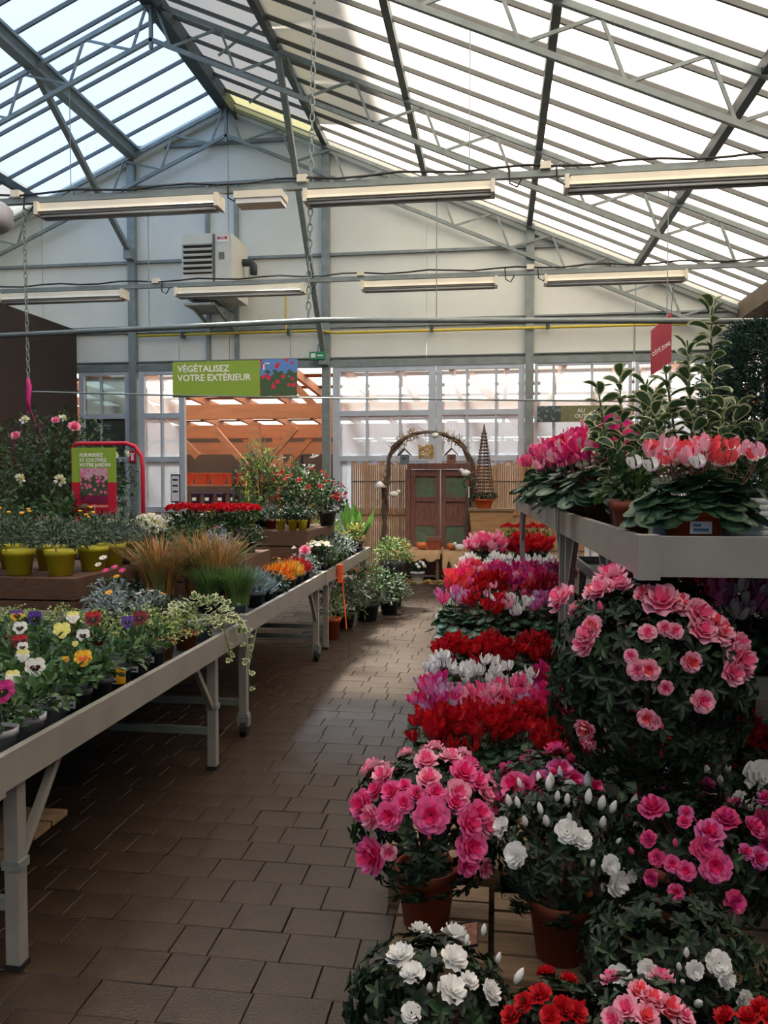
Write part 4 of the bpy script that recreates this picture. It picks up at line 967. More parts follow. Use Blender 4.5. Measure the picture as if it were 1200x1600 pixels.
BUD_W = budm(P_WHT, P_WHTG); BUD_P = budm(P_PNK, STEMG); BUD_R = budm(P_RED, STEMG)
P_PNKM = petal('frilled pink', (243, 112, 176))
B_PNK = [bloom(P_PNKD, P_PNKM, s) for s in (1, 2)]+[bloom(P_PNK, P_PNKL, 3)]
B_WHT = [bloom(P_WHT, P_WHT, s) for s in (4, 5)]
B_SOFT = [bloom(P_PNK, P_PNKL, s) for s in (6, 7)]+[bloom(P_COR, P_PNKL, 8)]
B_RED = [bloom(P_RED2, P_RED, s) for s in (9, 10)]
B_ROSE = [bloom(P_MAG, P_PNK, 11), bloom(P_PNKD, P_MAGL, 12)]
AZ = dict(
    az1=((-0.235, 2.72, 0.47), (0.27, 0.27, 0.24), [(0.007,-0.067,0.233,0.085),(0.08,-0.025,0.228,0.095),(0.126,-0.08,0.2,0.101),(0.171,-0.074,0.174,0.085),(-0.126,-0.106,0.19,0.092),(0.021,-0.145,0.202,0.082),(-0.147,-0.144,0.156,0.074),(-0.094,-0.172,0.165,0.077),(-0.055,-0.165,0.184,0.053),(-0.189,-0.15,0.109,0.107),(-0.052,-0.206,0.148,0.076),(-0.154,-0.197,0.092,0.089),(-0.096,-0.22,0.109,0.092),(-0.015,-0.191,0.169,0.069),(0.044,-0.18,0.174,0.069),(0.113,-0.156,0.168,0.09),(0.036,-0.229,0.123,0.132),(0.108,-0.185,0.146,0.081),(0.148,-0.202,0.089,0.097),(0.198,-0.163,0.075,0.098),(0.179,-0.162,0.107,0.086),(0.157,-0.218,0.027,0.116),(0.145,-0.226,-0.022,0.092),(0.199,-0.17,-0.06,0.069),(-0.149,-0.224,-0.017,0.116),(-0.094,-0.253,0.01,0.059),(0.197,-0.093,0.142,0.076),(0.033,-0.26,0.058,-0.031),(0.186,0.012,0.174,-0.031)]),
    azb=((0.22, 3.2, 0.4), (0.3, 0.2, 0.16), [(-0.201,-0.148,0.01,0.073),(-0.231,-0.112,0.049,0.084),(-0.141,-0.144,0.082,0.122),(-0.103,-0.158,0.082,0.097),(-0.045,-0.147,0.105,0.093),(0.024,-0.111,0.133,0.109),(0.075,-0.132,0.113,0.088),(0.143,-0.138,0.087,0.088),(0.079,-0.165,0.08,0.073),(-0.196,-0.15,0.014,0.083),(-0.065,-0.173,0.072,0.073)]),
    azw=((0.215, 2.62, 0.45), (0.24, 0.24, 0.22), [(-0.187,-0.1,0.103,0.073),(-0.145,-0.181,0.057,0.086),(0.001,-0.186,0.139,0.078),(0.04,-0.195,0.123,0.07),(0.141,-0.194,0.001,0.078),(0.192,-0.111,-0.127,0.141),(0.125,-0.196,0.055,0.058),(0.189,-0.148,0.002,0.051),(-0.045,-0.047,0.212,-0.054),(-0.034,-0.022,0.217,-0.05),(-0.167,-0.05,0.152,-0.049),(-0.139,-0.08,0.164,-0.041),(-0.023,-0.098,0.2,-0.04),(0.007,-0.111,0.195,-0.044),(-0.072,-0.135,0.17,-0.044),(-0.056,-0.168,0.149,-0.047),(-0.119,-0.147,0.136,-0.044),(0.011,-0.16,0.163,-0.039),(0.072,-0.089,0.193,-0.053),(0.111,-0.089,0.177,-0.057),(0.144,-0.076,0.162,-0.049),(0.11,-0.144,0.144,-0.048),(0.225,0.028,0.136,-0.055),(0.072,-0.221,0.056,-0.035),(0.152,-0.151,0.1,-0.028),(-0.193,-0.118,0.074,-0.032)]),
    azp=((0.61, 2.62, 0.45), (0.26, 0.26, 0.22), [(-0.121,-0.085,0.181,0.093),(-0.148,-0.16,0.12,0.055),(-0.131,-0.201,0.084,0.05),(-0.147,-0.212,0.03,0.05),(-0.095,-0.223,0.08,0.05),(-0.058,-0.24,0.07,0.057),(0.017,-0.184,0.155,0.097),(-0.002,-0.214,0.125,0.077),(0.019,-0.236,0.09,0.099),(0.078,-0.131,0.178,0.08),(0.159,-0.106,0.149,0.08),(-0.035,-0.125,0.191,0.052),(-0.045,-0.152,0.174,0.051),(0.068,-0.251,-0.002,0.068),(-0.087,-0.245,0.01,0.049),(0.114,-0.191,0.113,0.054),(0.152,-0.18,0.093,0.066),(-0.022,-0.214,0.124,0.05),(-0.194,-0.152,0.07,-0.036),(-0.082,-0.2,0.122,-0.035)]),
    azr=((1.02, 2.72, 0.47), (0.24, 0.24, 0.22), [(-0.179,-0.106,0.11,0.084),(-0.198,-0.136,0.001,0.07),(-0.198,-0.116,-0.064,-0.037),(-0.182,-0.144,0.056,0.07),(-0.156,-0.05,0.16,0.064)]),
    azq=((0.88, 3.22, 0.47), (0.28, 0.22, 0.16), [(0.092,-0.171,0.086,0.146),(-0.002,-0.216,0.032,0.062),(0.042,-0.216,0.018,0.058),(-0.098,-0.161,0.094,-0.054),(-0.064,-0.188,0.075,-0.049),(-0.231,-0.091,0.061,-0.05),(-0.24,-0.11,0.021,-0.06),(-0.176,-0.158,0.048,-0.044),(-0.088,-0.205,0.028,-0.043),(-0.027,-0.157,0.111,-0.044)]),
    std=((0.505, 2.75, 0.98), (0.33, 0.3, 0.35), [(-0.27,0.047,0.257,0.125),(-0.113,0.043,0.331,0.125),(-0.151,-0.057,0.304,0.095),(-0.178,-0.027,0.293,0.078),(-0.038,-0.142,0.306,0.075),(-0.212,-0.172,0.179,0.091),(-0.224,-0.176,0.155,0.082),(-0.197,-0.162,0.208,0.075),(0.009,-0.171,0.287,0.12),(0.055,-0.171,0.282,0.099),(0.111,-0.18,0.255,0.115),(0.15,-0.184,0.227,0.099),(0.113,-0.218,0.208,0.093),(0.165,-0.192,0.205,0.098),(0.23,-0.162,0.165,0.091),(0.229,-0.189,0.123,0.111),(0.196,-0.229,0.09,0.081),(0.24,-0.189,0.094,0.074),(-0.047,-0.239,0.206,0.056),(0.003,-0.233,0.22,0.052),(0.031,-0.236,0.213,0.052),(-0.097,-0.261,0.139,0.048),(-0.082,-0.277,0.102,0.067),(-0.05,-0.283,0.104,0.075),(0.071,-0.271,0.13,0.067),(-0.005,-0.296,0.057,0.047),(-0.055,-0.294,-0.036,0.063),(-0.039,-0.295,-0.047,0.055),(0.102,-0.285,0.017,0.071),(-0.223,-0.204,-0.1,0.073),(-0.21,-0.199,-0.138,0.065),(-0.103,-0.076,0.32,0.098),(-0.171,-0.137,0.253,-0.042),(-0.014,-0.294,-0.07,-0.028)]),
    bw=((-0.17, 2.03, 0.27), (0.22, 0.2, 0.17), [(-0.065,-0.043,0.158,0.076),(-0.03,-0.093,0.149,0.068),(0.067,-0.032,0.16,0.077),(0.066,-0.112,0.131,0.083),(0.106,-0.078,0.134,0.056),(-0.026,-0.161,0.099,0.054),(0.156,-0.068,0.105,0.06),(0.02,-0.043,0.165,-0.038),(0.015,-0.123,0.134,-0.034),(0.14,0.118,0.146,-0.034),(0.095,0.074,0.14,-0.03),(0.177,0.079,0.095,-0.034),(0.225,0.05,0.063,-0.047)]),
    br=((0.14, 1.98, 0.24), (0.17, 0.17, 0.15), [(-0.065,-0.045,0.133,0.056),(-0.026,-0.03,0.146,0.062),(0.025,-0.06,0.139,0.058),(0.056,-0.061,0.131,0.055),(-0.096,-0.064,0.11,0.055),(-0.006,-0.082,0.131,0.055),(0.077,-0.028,0.131,-0.022)]),
    bp=((0.365, 1.98, 0.26), (0.17, 0.17, 0.15), [(-0.015,-0.024,0.148,0.069),(0.01,-0.049,0.143,0.074),(-0.051,-0.063,0.132,0.071),(0.045,-0.056,0.136,0.071),(-0.011,-0.083,0.13,0.067),(-0.082,-0.075,0.113,0.061),(0.073,-0.062,0.124,0.058)]),
    bw2=((0.5, 2.3, 0.3), (0.26, 0.2, 0.18), [(-0.099,-0.17,0.067,0.058),(-0.165,-0.151,0.03,0.069),(0.077,-0.16,0.094,0.068),(0.091,-0.172,0.066,0.058),(0.014,-0.177,0.083,0.048),(0.137,-0.169,0.014,0.051),(-0.002,-0.162,0.106,-0.034),(-0.023,-0.179,0.079,-0.031),(0.014,-0.2,0.004,-0.044),(-0.018,-0.191,0.053,-0.027),(-0.212,-0.076,-0.079,-0.043),(-0.188,-0.138,0.006,-0.035)]),
    br2=((0.68, 1.98, 0.24), (0.16, 0.16, 0.14), [(-0.041,0.007,0.135,0.064),(-0.115,0.03,0.093,0.055),(-0.076,-0.012,0.123,0.057),(-0.03,-0.025,0.136,0.056),(-0.123,0.085,0.061,-0.023)]),
)
def azalea(key, base, label, blooms, bud, potm_, group=None, pr=.105, ph=.2, leaf=(.040, .021), n=260, extra=True, name='potted_azalea'):
    c, r, fl = AZ[key]
    t = thing(name, label, 'azalea', (c[0], c[1], base), 0, group); dz = c[2]-base
    pot(t, pr, min(ph, max(.1, dz-r[2]*.55)), potm_)
    rnd.seed(hash(key) % 1000 if False else sum(map(ord, key)))
    sd = rnd.randrange(1000)
    inst(fol_dome(sd, r, n, leaf[0], leaf[1], [AZL, LFD, AZL]), 'foliage', t, (0, 0, dz), kind='stuff')
    b = MB()
    for i in range(9): d = rdir(-.2, 1); b.tube([(0, 0, dz*.5), V(d.x*r[0]*.4, d.y*r[1]*.4, dz+d.z*r[2]*.3), V(d.x*r[0]*.85, d.y*r[1]*.85, dz+d.z*r[2]*.85)], [.008, .006, .003], 5)
    b.build('branches', BARK, t)
    rnd.seed(sd+1)
    ex = [(x*rnd.uniform(.7, 1.1), -y, z, s) for i, (x, y, z, s) in enumerate(fl) if y < -.05 and i % 2] if extra else []
    for x, y, z, s in fl+ex:
        nn = V(x/r[0]**2, y/r[1]**2, z/r[2]**2).normalized()
        p = V(x, y, z+dz)
        if s > 0: inst(rnd.choice(blooms), 'bloom', t, p+nn*.004, aim(nn+rdir()*.25, rnd.random()*6), s*rnd.uniform(.95, 1.1))
        else: inst(bud, 'bud', t, p, aim(nn*.6+V(0, 0, .7)+rdir()*.2), -s*.95)
    return t
AG = 'azaleas on the pallets in front'
azalea('az1', .12, 'big bright pink double azalea in a terracotta pot at the pallet corner', B_PNK, BUD_P, TERRA, AG, n=300)
azalea('azw', .10, 'white azalea full of closed buds in a terracotta pot', B_WHT, BUD_W, TERRA, AG)
tp = azalea('azp', .10, 'rose pink azalea with a white label on its terracotta pot', B_ROSE+B_PNK[:1], BUD_P, TERRA, AG)
lb = MB().box(-.045, .045, -.004, 0, -.022, .022).build('pot_label', TAG, tp, loc=(.02, -.108, .12))
for z in (.008, -.002): MB().box(-.03, .03, -.0055, -.004, z, z+.004).build('print_line', INK, lb)
azalea('azr', .10, 'pink azalea at the far right end of the pallet row', B_ROSE, BUD_P, TERRA, AG)
azalea('azb', .17, 'deep pink azalea tucked behind the white budded azalea', B_ROSE+B_PNK[:2], BUD_P, BROWNP, 'azaleas behind the pallets', ph=.12, n=110)
azalea('azq', .17, 'white azalea with one large bloom below the red cyclamens in shade', B_WHT, BUD_W, BROWNP, 'azaleas behind the pallets', ph=.14, n=110)
azalea('bw', 0, 'low white azalea with big open blooms on the paving', B_WHT, BUD_W, DPOT, 'azaleas standing on the floor in front', ph=.16)
azalea('br', 0, 'small scarlet azalea on the paving beside the low white azalea', B_RED, BUD_R, DPOT, 'azaleas standing on the floor in front', ph=.14, n=90)
azalea('bp', 0, 'small pale pink azalea standing on the paving', B_SOFT, BUD_P, DPOT, 'azaleas standing on the floor in front', ph=.14, n=90)
azalea('bw2', 0, 'white azalea on the paving below the labelled terracotta pot', B_WHT, BUD_W, DPOT, 'azaleas standing on the floor in front', ph=.16)
azalea('br2', 0, 'small scarlet azalea on the paving right of the pale pink one', B_RED, BUD_R, DPOT, 'azaleas standing on the floor in front', ph=.14, n=90)
ts = azalea('std', .10, 'tall standard azalea with salmon pink white edged blooms', B_SOFT, BUD_P, TERRA, None, ph=.2, n=640, leaf=(.05, .022), name='standard_azalea')
MB().tube([(0, 0, .15), (.01, 0, .4), (0, .01, .7), (0, 0, .9)], [.016, .014, .013, .01], 7).build('trunk', BARK, ts, True)
for x, y, z, rz, m in ((-.09, 2.34, .30, .4, INK), (.33, 2.47, .25, -.3, TAG)):
    p = thing('plant_tag', 'printed plant tag stuck in the front azaleas, '+('dark with a photo' if m is INK else 'plain white'), 'tag', (x, y, 0), rz)
    MB().box(-.045, .045, -.001, .001, z-.04, z+.04).build('card', m, p); MB().box(-.006, .006, -.001, .001, 0, z-.04).build('spike', m, p)
    if m is INK: MB().box(-.005, .042, -.003, -.001, z-.03, z+.035).build('photo', mat('tag photo', (190, 140, 120), .5, 0, .4, 60), p)

# ---- cyclamens
CF = {k: [cycf(a, c, 20+i*2), cycf(a2, c, 21+i*2)] for i, (k, a, a2, c) in enumerate((
    ('red', P_RED, P_RED2, P_MAR), ('pink', P_PNK, P_PNKL, P_MAG), ('mag', P_MAG, P_PNKD, P_MAG), ('white', P_WHT, P_WHT, P_LIL),
    ('lilac', P_LIL, P_MAGL, P_MAG), ('salm', P_COR, P_PNKL, P_WHT), ('pale', P_PNKL, P_PNK, P_PNKD), ('rosy', P_COR, P_PNKD, P_RED)))}
CFOL = [fol_cyc(40+i) for i in range(5)]
CST = []
for q in range(6):
    rnd.seed(60+q); b = MB(); pos = []
    for i in range(44):
        a = rnd.random()*6.3; rr = .120*math.sqrt(rnd.random()); z = rnd.uniform(.235, .33)-.45*rr*rr/.115*.8
        p = V(rr*math.cos(a), rr*math.sin(a), z); pos.append((p, rnd.random()*6.3, rnd.uniform(.85, 1.25), V(math.cos(a), math.sin(a), 0)*rnd.uniform(0, .45)))
        if i < 24: b.tube([(rr*.3*math.cos(a), rr*.3*math.sin(a), .12), (rr*.8*math.cos(a), rr*.8*math.sin(a), z*.75), p], .0022, 4)
    CST.append((b.mesh('stalks', STEM), pos))
ncy = [0]
def cyc(x, y, z, col, label, group, s=1.2, n=16, fs=1.2, pm=BROWNP):
    ncy[0] += 1; i = ncy[0]
    t = thing('cyclamen', label, 'cyclamen', (x, y, z), (i*1.7) % 6.28, group, s)
    pot(t, .066, .115, pm); inst(CFOL[i % 5], 'foliage', t, (0, 0, .03), (0, 0, i*.9), kind='stuff')
    st, pos = CST[i % 6]; inst(st, 'stalks', t)
    rnd.seed(100+i)
    fs *= .92; n = min(44, int(n*1.65))
    for p, a, k, lean in pos[:n]:
        inst(rnd.choice(CF[col if isinstance(col, str) else rnd.choice(col)]), 'flower', t, p, aim(V(0, 0, 1)+lean, a), k*fs)
    return t
zB, zC = .172, .435
for q_, (x, y) in enumerate(((-.27, 3.80), (-.07, 3.83), (.13, 3.86), (.31, 3.74))):
    cyc(x, y, zB, 'red', 'bright red cyclamen in the front red row, '+ORD[q_], 'red cyclamens, front row', 1.13, 25, 1.2)
for x, y in ((.6, 3.8), (.82, 3.6), (.86, 3.88), (1.02, 3.7), (1.1, 3.92), (1.22, 3.6)):
    cyc(x, y, zB, 'red', 'red cyclamen in the shade below the tall bench', 'red cyclamens in the shade', 1.15, 20, 1.2)
cyc(-.30, 4.28, zB, ('mag', 'lilac'), 'mixed magenta and lilac cyclamen at the aisle edge behind the red row', None, 1.2, 18, 1.2)
for x, y in ((-.05, 4.3), (.08, 4.42)): cyc(x, y, zB, ('pink', 'pale'), 'rose pink cyclamen behind the front red row', 'rose pink cyclamens', 1.1, 22, 1.15)
cyc(.28, 4.28, zB, ('mag', 'mag', 'lilac'), 'magenta cyclamen at the inner end of the pink row', None, 1.12, 22, 1.15)
for q_, (x, y) in enumerate(((-.31, 5.0), (-.08, 4.96), (.12, 4.8))): cyc(x, y, zB, 'white', 'white cyclamen in the row between the two red rows, '+ORD[q_], 'white cyclamens, front row', 1.1, 12, 1.1)
cyc(.31, 4.86, zB, ('mag', 'red'), 'crimson magenta cyclamen at the inner end of the white row', None, 1.1, 20, 1.15)
for q_, (x, y) in enumerate(((-.29, 5.52), (-.02, 5.48), (.25, 5.55))): cyc(x, y, zB, 'red', 'deep red cyclamen in the second red row, '+ORD[q_], 'red cyclamens, second row', 1.2, 26, 1.25)
tw = thing('cyclamen_bud', 'single pale cyclamen leaning out over the aisle paving', 'cyclamen', (-.42, 4.55, .12))
MB().tube([(.1, 0, .0), (.06, 0, .16), (-.02, 0, .36)], .004, 5).build('stalk', STEMG, tw); inst(CF['lilac'][0], 'flower', tw, (-.02, 0, .36), None, 1.1); pot(tw, .05, .09, DPOT, loc=(.12, 0, -.12)) 
for (x, y), c, lb in zip(((-.31, 6.1), (-.09, 5.98), (.14, 6.05), (.38, 6.05)), (('pale', 'lilac'), 'red', ('pale', 'white'), 'lilac'),
        ('violet pink cyclamen at the aisle corner of the metal bench', 'scarlet cyclamen at the front of the metal bench', 'white and pink cyclamen at the front of the metal bench', 'lilac cyclamen at the front of the metal bench near the bench legs')):
    cyc(x, y, zC, c, lb, 'cyclamens at the front of the metal bench', 1.15, 10, 1.15)
for x, y in ((-.28, 6.5), (-.02, 6.45), (.25, 6.5)): cyc(x, y, zC, ('pale', 'red'), 'leafy cyclamen with few blooms behind the front of the metal bench', 'leafy cyclamens', 1.2, 3, 1.1)
for x, y, c, lb in ((-.29, 7.15, 'rosy', 'rosy red cyclamen at the aisle edge of the metal bench'), (-.03, 7.1, 'red', 'glowing scarlet cyclamen in the middle of the metal bench'), (.22, 7.2, ('mag', 'pink'), 'magenta pink cyclamen inside the scarlet one'), (.43, 6.9, ('rosy', 'red'), 'red cyclamen close to the bench legs')):
    cyc(x, y, zC, c, lb, 'cyclamens in the middle of the metal bench', 1.2, 22, 1.3)
for q_, x in enumerate((-.24, -.02, .2, .4, .6)): cyc(x, 7.85, zC, ('pink', 'mag', 'mag', 'lilac') if x > -.1 else ('pink', 'rosy'), 'pink to magenta cyclamen in the row before the far white row, '+ORD[q_], 'magenta cyclamens in the rear row', 1.2, 22, 1.35)
for q_, x in enumerate((-.28, -.05, .17, .38, .55)): cyc(x, 8.75, zC, 'white', 'white cyclamen in the far white row, '+ORD[q_], 'white cyclamens, far row', 1.2, 13, 1.25)
for x, c in ((-.2, 'pale'), (-.02, 'pale'), (.36, 'red'), (.52, 'red')): cyc(x, 10.4, zC, c, ('pale pink' if c == 'pale' else 'crimson')+' cyclamen at the far end of the metal bench', 'cyclamens at the far end', 1.45, 24, 1.6)
pl = thing('green_bedding', 'pale green bushy plant behind the far cyclamens', 'plant', (.1, 11.3, zC)); pot(pl, .12, .16, BROWNP)
inst(fol_leaf(71, (.36, .25, .28), 600, .06, .025, [LFM, LFY], -.2), 'foliage', pl, (0, 0, .24), kind='stuff')
for x in (.18, .36, .54, .70):
    p = thing('red_kalanchoe', 'red flowering plant on pale leaves at the end of the right display', 'potted plant', (x, 11.95, zC+.005), 0, 'red plants at the end of the display'); pot(p, .09, .16, BROWNP)
    inst(POTS.setdefault('kal', fol_leaf(72, (.14, .14, .3), 240, .06, .03, [LFM, LFY], -.2)), 'foliage', p, (0, 0, .26), kind='stuff')
    for i in range(14): a = i*2.4; q = .13*math.sqrt(i/14); inst(B_RED[i % 2], 'bloom', p, (q*math.cos(a), q*math.sin(a), .58-q*.4), (0, 0, a), .07)
# shaded lower bench
for x, y, c, lb in ((1.04, 3.45, ('lilac', 'white'), 'lilac white cyclamen on the shaded waist high bench'), (1.27, 3.5, ('lilac', 'white'), 'lilac white cyclamen on the shaded waist high bench'), (1.12, 4.1, 'mag', 'magenta cyclamen on the shaded waist high bench'), (1.35, 4.1, 'mag', 'magenta cyclamen on the shaded waist high bench'), (.98, 4.6, 'red', 'red cyclamen on the shaded waist high bench'), (1.2, 4.7, 'red', 'red cyclamen on the shaded waist high bench')):
    cyc(x, y, .835, c, lb, lb.split(' on ')[0]+'s in shade', 1.15, 18, 1.25)
# upper bench row
zU = 1.415
for x, y, c, lb in ((.38, 6.6, ('mag', 'pink'), 'farthest pink cyclamen of the tall bench'), (.42, 5.9, ('pink', 'mag', 'rosy'), 'pink cyclamen second from the far end of the tall bench'), (.44, 5.25, ('pink', 'lilac'), 'light pink cyclamen in the middle of the tall bench'), (.47, 4.6, ('mag', 'red', 'pink'), 'pink and red cyclamen near the bench joint'), (.52, 4.05, ('mag', 'pink'), 'tall magenta cyclamen beside the variegated shrub'), (.72, 4.6, ('pink',), 'pink cyclamen behind the bench joint')):
    cyc(x, y, zU, c, lb, 'cyclamens on the tall bench', 1.5, 17, 1.1)
p = thing('plant_tag_board', 'upright blue white price tag between two brown pots', 'tag', (.56, 2.82, zU)); MB().box(-.032, .032, -.002, .002, 0, .15).build('card', mat('blue white card', (186, 204, 232), .4), p); MB().box(-.008, .008, -.001, .003, .0, .02).build('clip', TAG, p)
# pink and white cyclamen bowl: single leaves
t = thing('cyclamen_bowl', 'red and white cyclamen with broad leaves in an orange pot with sticker', 'cyclamen', (.655, 2.80, zU))
pot(t, .10, .15, TERRA_O, .8); st = MB().box(-.034, .034, -.003, .0, -.02, .02).build('sticker', TAG, t, loc=(.0, -.097, .085))
MB().box(-.024, .024, -.0045, -.003, -.012, -.002).box(-.024, .0, -.0045, -.003, .003, .012).build('print_block', mat('sticker print', (90, 120, 150), .5), st)
rnd.seed(91); b = MB(); b.round_leaf((0, 0, 0), (1, 0, 0), (0, 0, 1), .085); leafm = b.mesh('leaf', [CYL, CYS])
for i in range(120):
    a = rnd.random()*6.3; q = rnd.random()**.55; d = V(math.cos(a), math.sin(a), -.35*q+.1)
    X_ = (d+V(0, 0, -.5*q)+rdir()*.3).normalized(); Z_ = (V(0, 0, 1)+V(math.cos(a), math.sin(a), 0)*q*1.3+rdir()*.4); Y_ = Z_.cross(X_).normalized(); Z_ = X_.cross(Y_)
    inst(leafm, 'leaf', t, (math.cos(a)*.185*q, math.sin(a)*.15*q, .25-.12*q*q+rnd.uniform(-.02, .015)), Matrix((X_, Y_, Z_)).transposed(), rnd.uniform(.7, 1.2))
b = MB(); FP = []
for i in range(40):
    x = rnd.uniform(-.16, .19); y = rnd.uniform(-.09, .09); z = rnd.uniform(.285, .35); FP.append(V(x, y, z)); b.tube([(x*.3, y*.3, .14), (x*.8, y*.8, z*.75), (x, y, z)], .0022, 4)
b.build('stalks', STEM, t)
for p_ in FP: inst(rnd.choice(CF['salm']), 'flower', t, p_, aim(V(0, 0, 1)+rdir()*.3, rnd.random()*6), rnd.uniform(.85, 1.15))
for p_ in ((-.16, -.12, .27), (-.02, -.14, .28), (-.2, -.05, .28)): inst(CF['white'][0], 'flower', t, p_, aim(V(-.2, -.3, 1)), 1.0)
# variegated shrubs, leaf by leaf
b = MB(); n = 12; c0 = b.add([(.48, 0, .0)])
def er(f, z): return b.add([(.5+.5*f*math.cos(2*PI*j/n), .26*f*math.sin(2*PI*j/n)*(1+.25*math.cos(2*PI*j/n)), z+.12*abs(math.sin(2*PI*j/n))*f-.10*(math.cos(2*PI*j/n)*f)**2) for j in range(n)])
r1, r2 = er(.8, 0), er(1, .0)
for j in range(n): b.face([c0, r1+j, r1+(j+1) % n], 0); b.face([r1+j, r2+j, r2+(j+1) % n, r1+(j+1) % n], 1)
vleaf = b.mesh('leaf', [LFV, LFC])
def varieg(label, loc, stems, L, pm, pr, ph):
    t = thing('variegated_shrub', label, 'shrub', loc, 0, 'variegated shrubs on the tall bench'); pot(t, pr, ph, pm)
    for k, (x, y, h) in enumerate(stems):
        pts = [V(x*.15, y*.15, ph*.9), V(x*.7, y*.7, ph+h*.45), V(x, y, ph+h)]
        MB().tube(pts, [.006, .005, .003], 5).build('stem', STEMG, t)
        m = max(5, int(h/.034)); a = rnd.random()*6
        for i in range(m):
            f = .25+.75*i/m; p_ = pts[0].lerp(pts[1], f*2) if f < .5 else pts[1].lerp(pts[2], f*2-1)
            for s in (0, PI):
                aa = a+s; X_ = V(math.cos(aa), math.sin(aa), rnd.uniform(-.2, .7)+(.6 if i > m-3 else 0))+rdir()*.3; X_.normalize(); Z_ = (V(0, 0, 1)+rdir()*.6); Y_ = Z_.cross(X_).normalized(); Z_ = X_.cross(Y_)
                inst(vleaf, 'leaf', t, p_, Matrix((X_, Y_, Z_)).transposed(), L*rnd.uniform(.7, 1.1))
            a += 1.57+rnd.uniform(-.5, .5)
    return t
rnd.seed(77)
def stems(n, R_, h0, h1, tall): return [(R_*rnd.uniform(.4, 1)*math.cos(i*2.4), R_*rnd.uniform(.4, 1)*math.sin(i*2.4), rnd.uniform(h0, h1)) for i in range(n)]+tall
varieg('variegated cream edged shrub beside the tall magenta cyclamen', (.56, 3.55, zU), stems(11, .2, .2, .42, [(-.14, -.05, .50), (-.03, .08, .56), (.06, -.08, .50), (.12, .05, .48)]), .086, BROWNP, .085, .16)
varieg('tallest variegated cream edged shrub rising behind the orange pot', (.78, 3.18, zU), stems(12, .22, .18, .42, [(-.08, -.05, .60), (.02, 0, .76), (-.14, .05, .52)]), .086, BROWNP, .09, .16)
t = thing('brown_pot', 'large brown pot at the end of the tall bench behind the blue white tag', 'pot', (.505, 3.12, zU)); pot(t, .075, .16, TERRA)
inst(fol_leaf(78, (.12, .12, .14), 160, .06, .03, [LFD, LFM], -.2), 'foliage', t, (0, 0, .2), kind='stuff')
t = thing('ribbed_pot', 'white ribbed pot with a fern beside the orange cyclamen pot', 'potted plant', (.86, 2.92, zU))
prof = [(0, 0), (.075, 0)]
for i in range(8): z = .004+i*.022; prof += [(.078+i*.0015, z), (.084+i*.0015, z+.006), (.084+i*.0015, z+.014), (.078+i*.0015, z+.020)]
b = MB().lathe(prof, 20); b.lathe([(.09, .17), (0, .165)], 20, m=1); b.build('pot', [WPOT, SOIL], t)
inst(fol_leaf(79, (.14, .14, .12), 140, .08, .02, [LFD], -.2), 'foliage', t, (0, 0, .19), kind='stuff')
t = thing('conifer', 'dense dark blue green conifer at the right end of the tall bench', 'conifer', (1.07, 3.4, zU)); pot(t, .12, .2, DPOT)
rnd.seed(80); b = MB()
for i in range(20000):
    z = rnd.random()**.8; R_ = .30*(1-.55*z**4)*(.8+.2*math.sin(z*9+i))*(.55+.45*min(1, z*5)); a = rnd.random()*6.3; q = math.sqrt(rnd.uniform(.2, 1))
    p_ = V(R_*q*math.cos(a), R_*q*math.sin(a), .14+z*.72); b.needle(p_, (V(math.cos(a), math.sin(a), 0)*.8+V(0, 0, .4)+rdir()*.7).normalized(), .036, .007, i % 2)
inst(b.mesh('foliage', [CONI, mat('conifer tip', (60, 92, 80), .7, 0, .2, 8, transl=.1)]), 'foliage', t, kind='stuff')
MB().tube([(0, 0, .1), (0, 0, .85)], [.015, .006], 6).build('trunk', BARK, t)

# ------------------------------------------------------------------ left benches
zL = .71
PC = {'white': pansy(P_WHT, P_WHT, P_DRK, 1), 'mag': pansy(P_MAG, P_MAG, P_DRK, 2), 'pur': pansy(P_PUR, P_PUR, P_DRK, 3), 'lem': pansy(P_LEM, P_LEM, P_LEM, 4),
      'red': pansy(P_MAR, P_RED2, P_DRK, 5), 'yel': pansy(P_YEL, P_YEL, P_ORA, 6), 'mar': pansy(P_MAR, P_MAR, P_DRK, 7), 'plain': pansy(P_WHT, P_LEM, P_WHT, 8), 'pyel': pansy(P_YEL, P_PUR, P_DRK, 9)}
PCN = {'white': 'white', 'mag': 'magenta', 'pur': 'violet', 'lem': 'lemon', 'red': 'wine red', 'yel': 'golden', 'mar': 'maroon', 'plain': 'cream', 'pyel': 'violet and yellow'}
PF = [fol_leaf(120+i, (.095, .095, .095), 90, .05, .032, [LFM, LFD, mat('pansy leaf', (70, 110, 66), .5, 0, .2, 9, transl=.2)], -.3, .7) for i in range(3)]
pans = [(-1.66, 2.46, GPOT), (-1.655, 2.62, GPOT), (-1.67, 2.80, GPOT), (-1.67, 2.98, DPOT), (-1.67, 3.16, DPOT), (-1.68, 3.36, DPOT), (-1.69, 3.58, DPOT), (-1.70, 3.78, DPOT),
        (-1.85, 2.86, DPOT), (-1.88, 3.08, DPOT), (-1.88, 3.34, DPOT), (-1.92, 3.6, DPOT), (-2.06, 3.2, DPOT), (-2.1, 3.46, DPOT), (-2.12, 3.74, DPOT), (-2.3, 3.7, DPOT), (-2.3, 3.46, DPOT), (-2.46, 3.8, DPOT)]
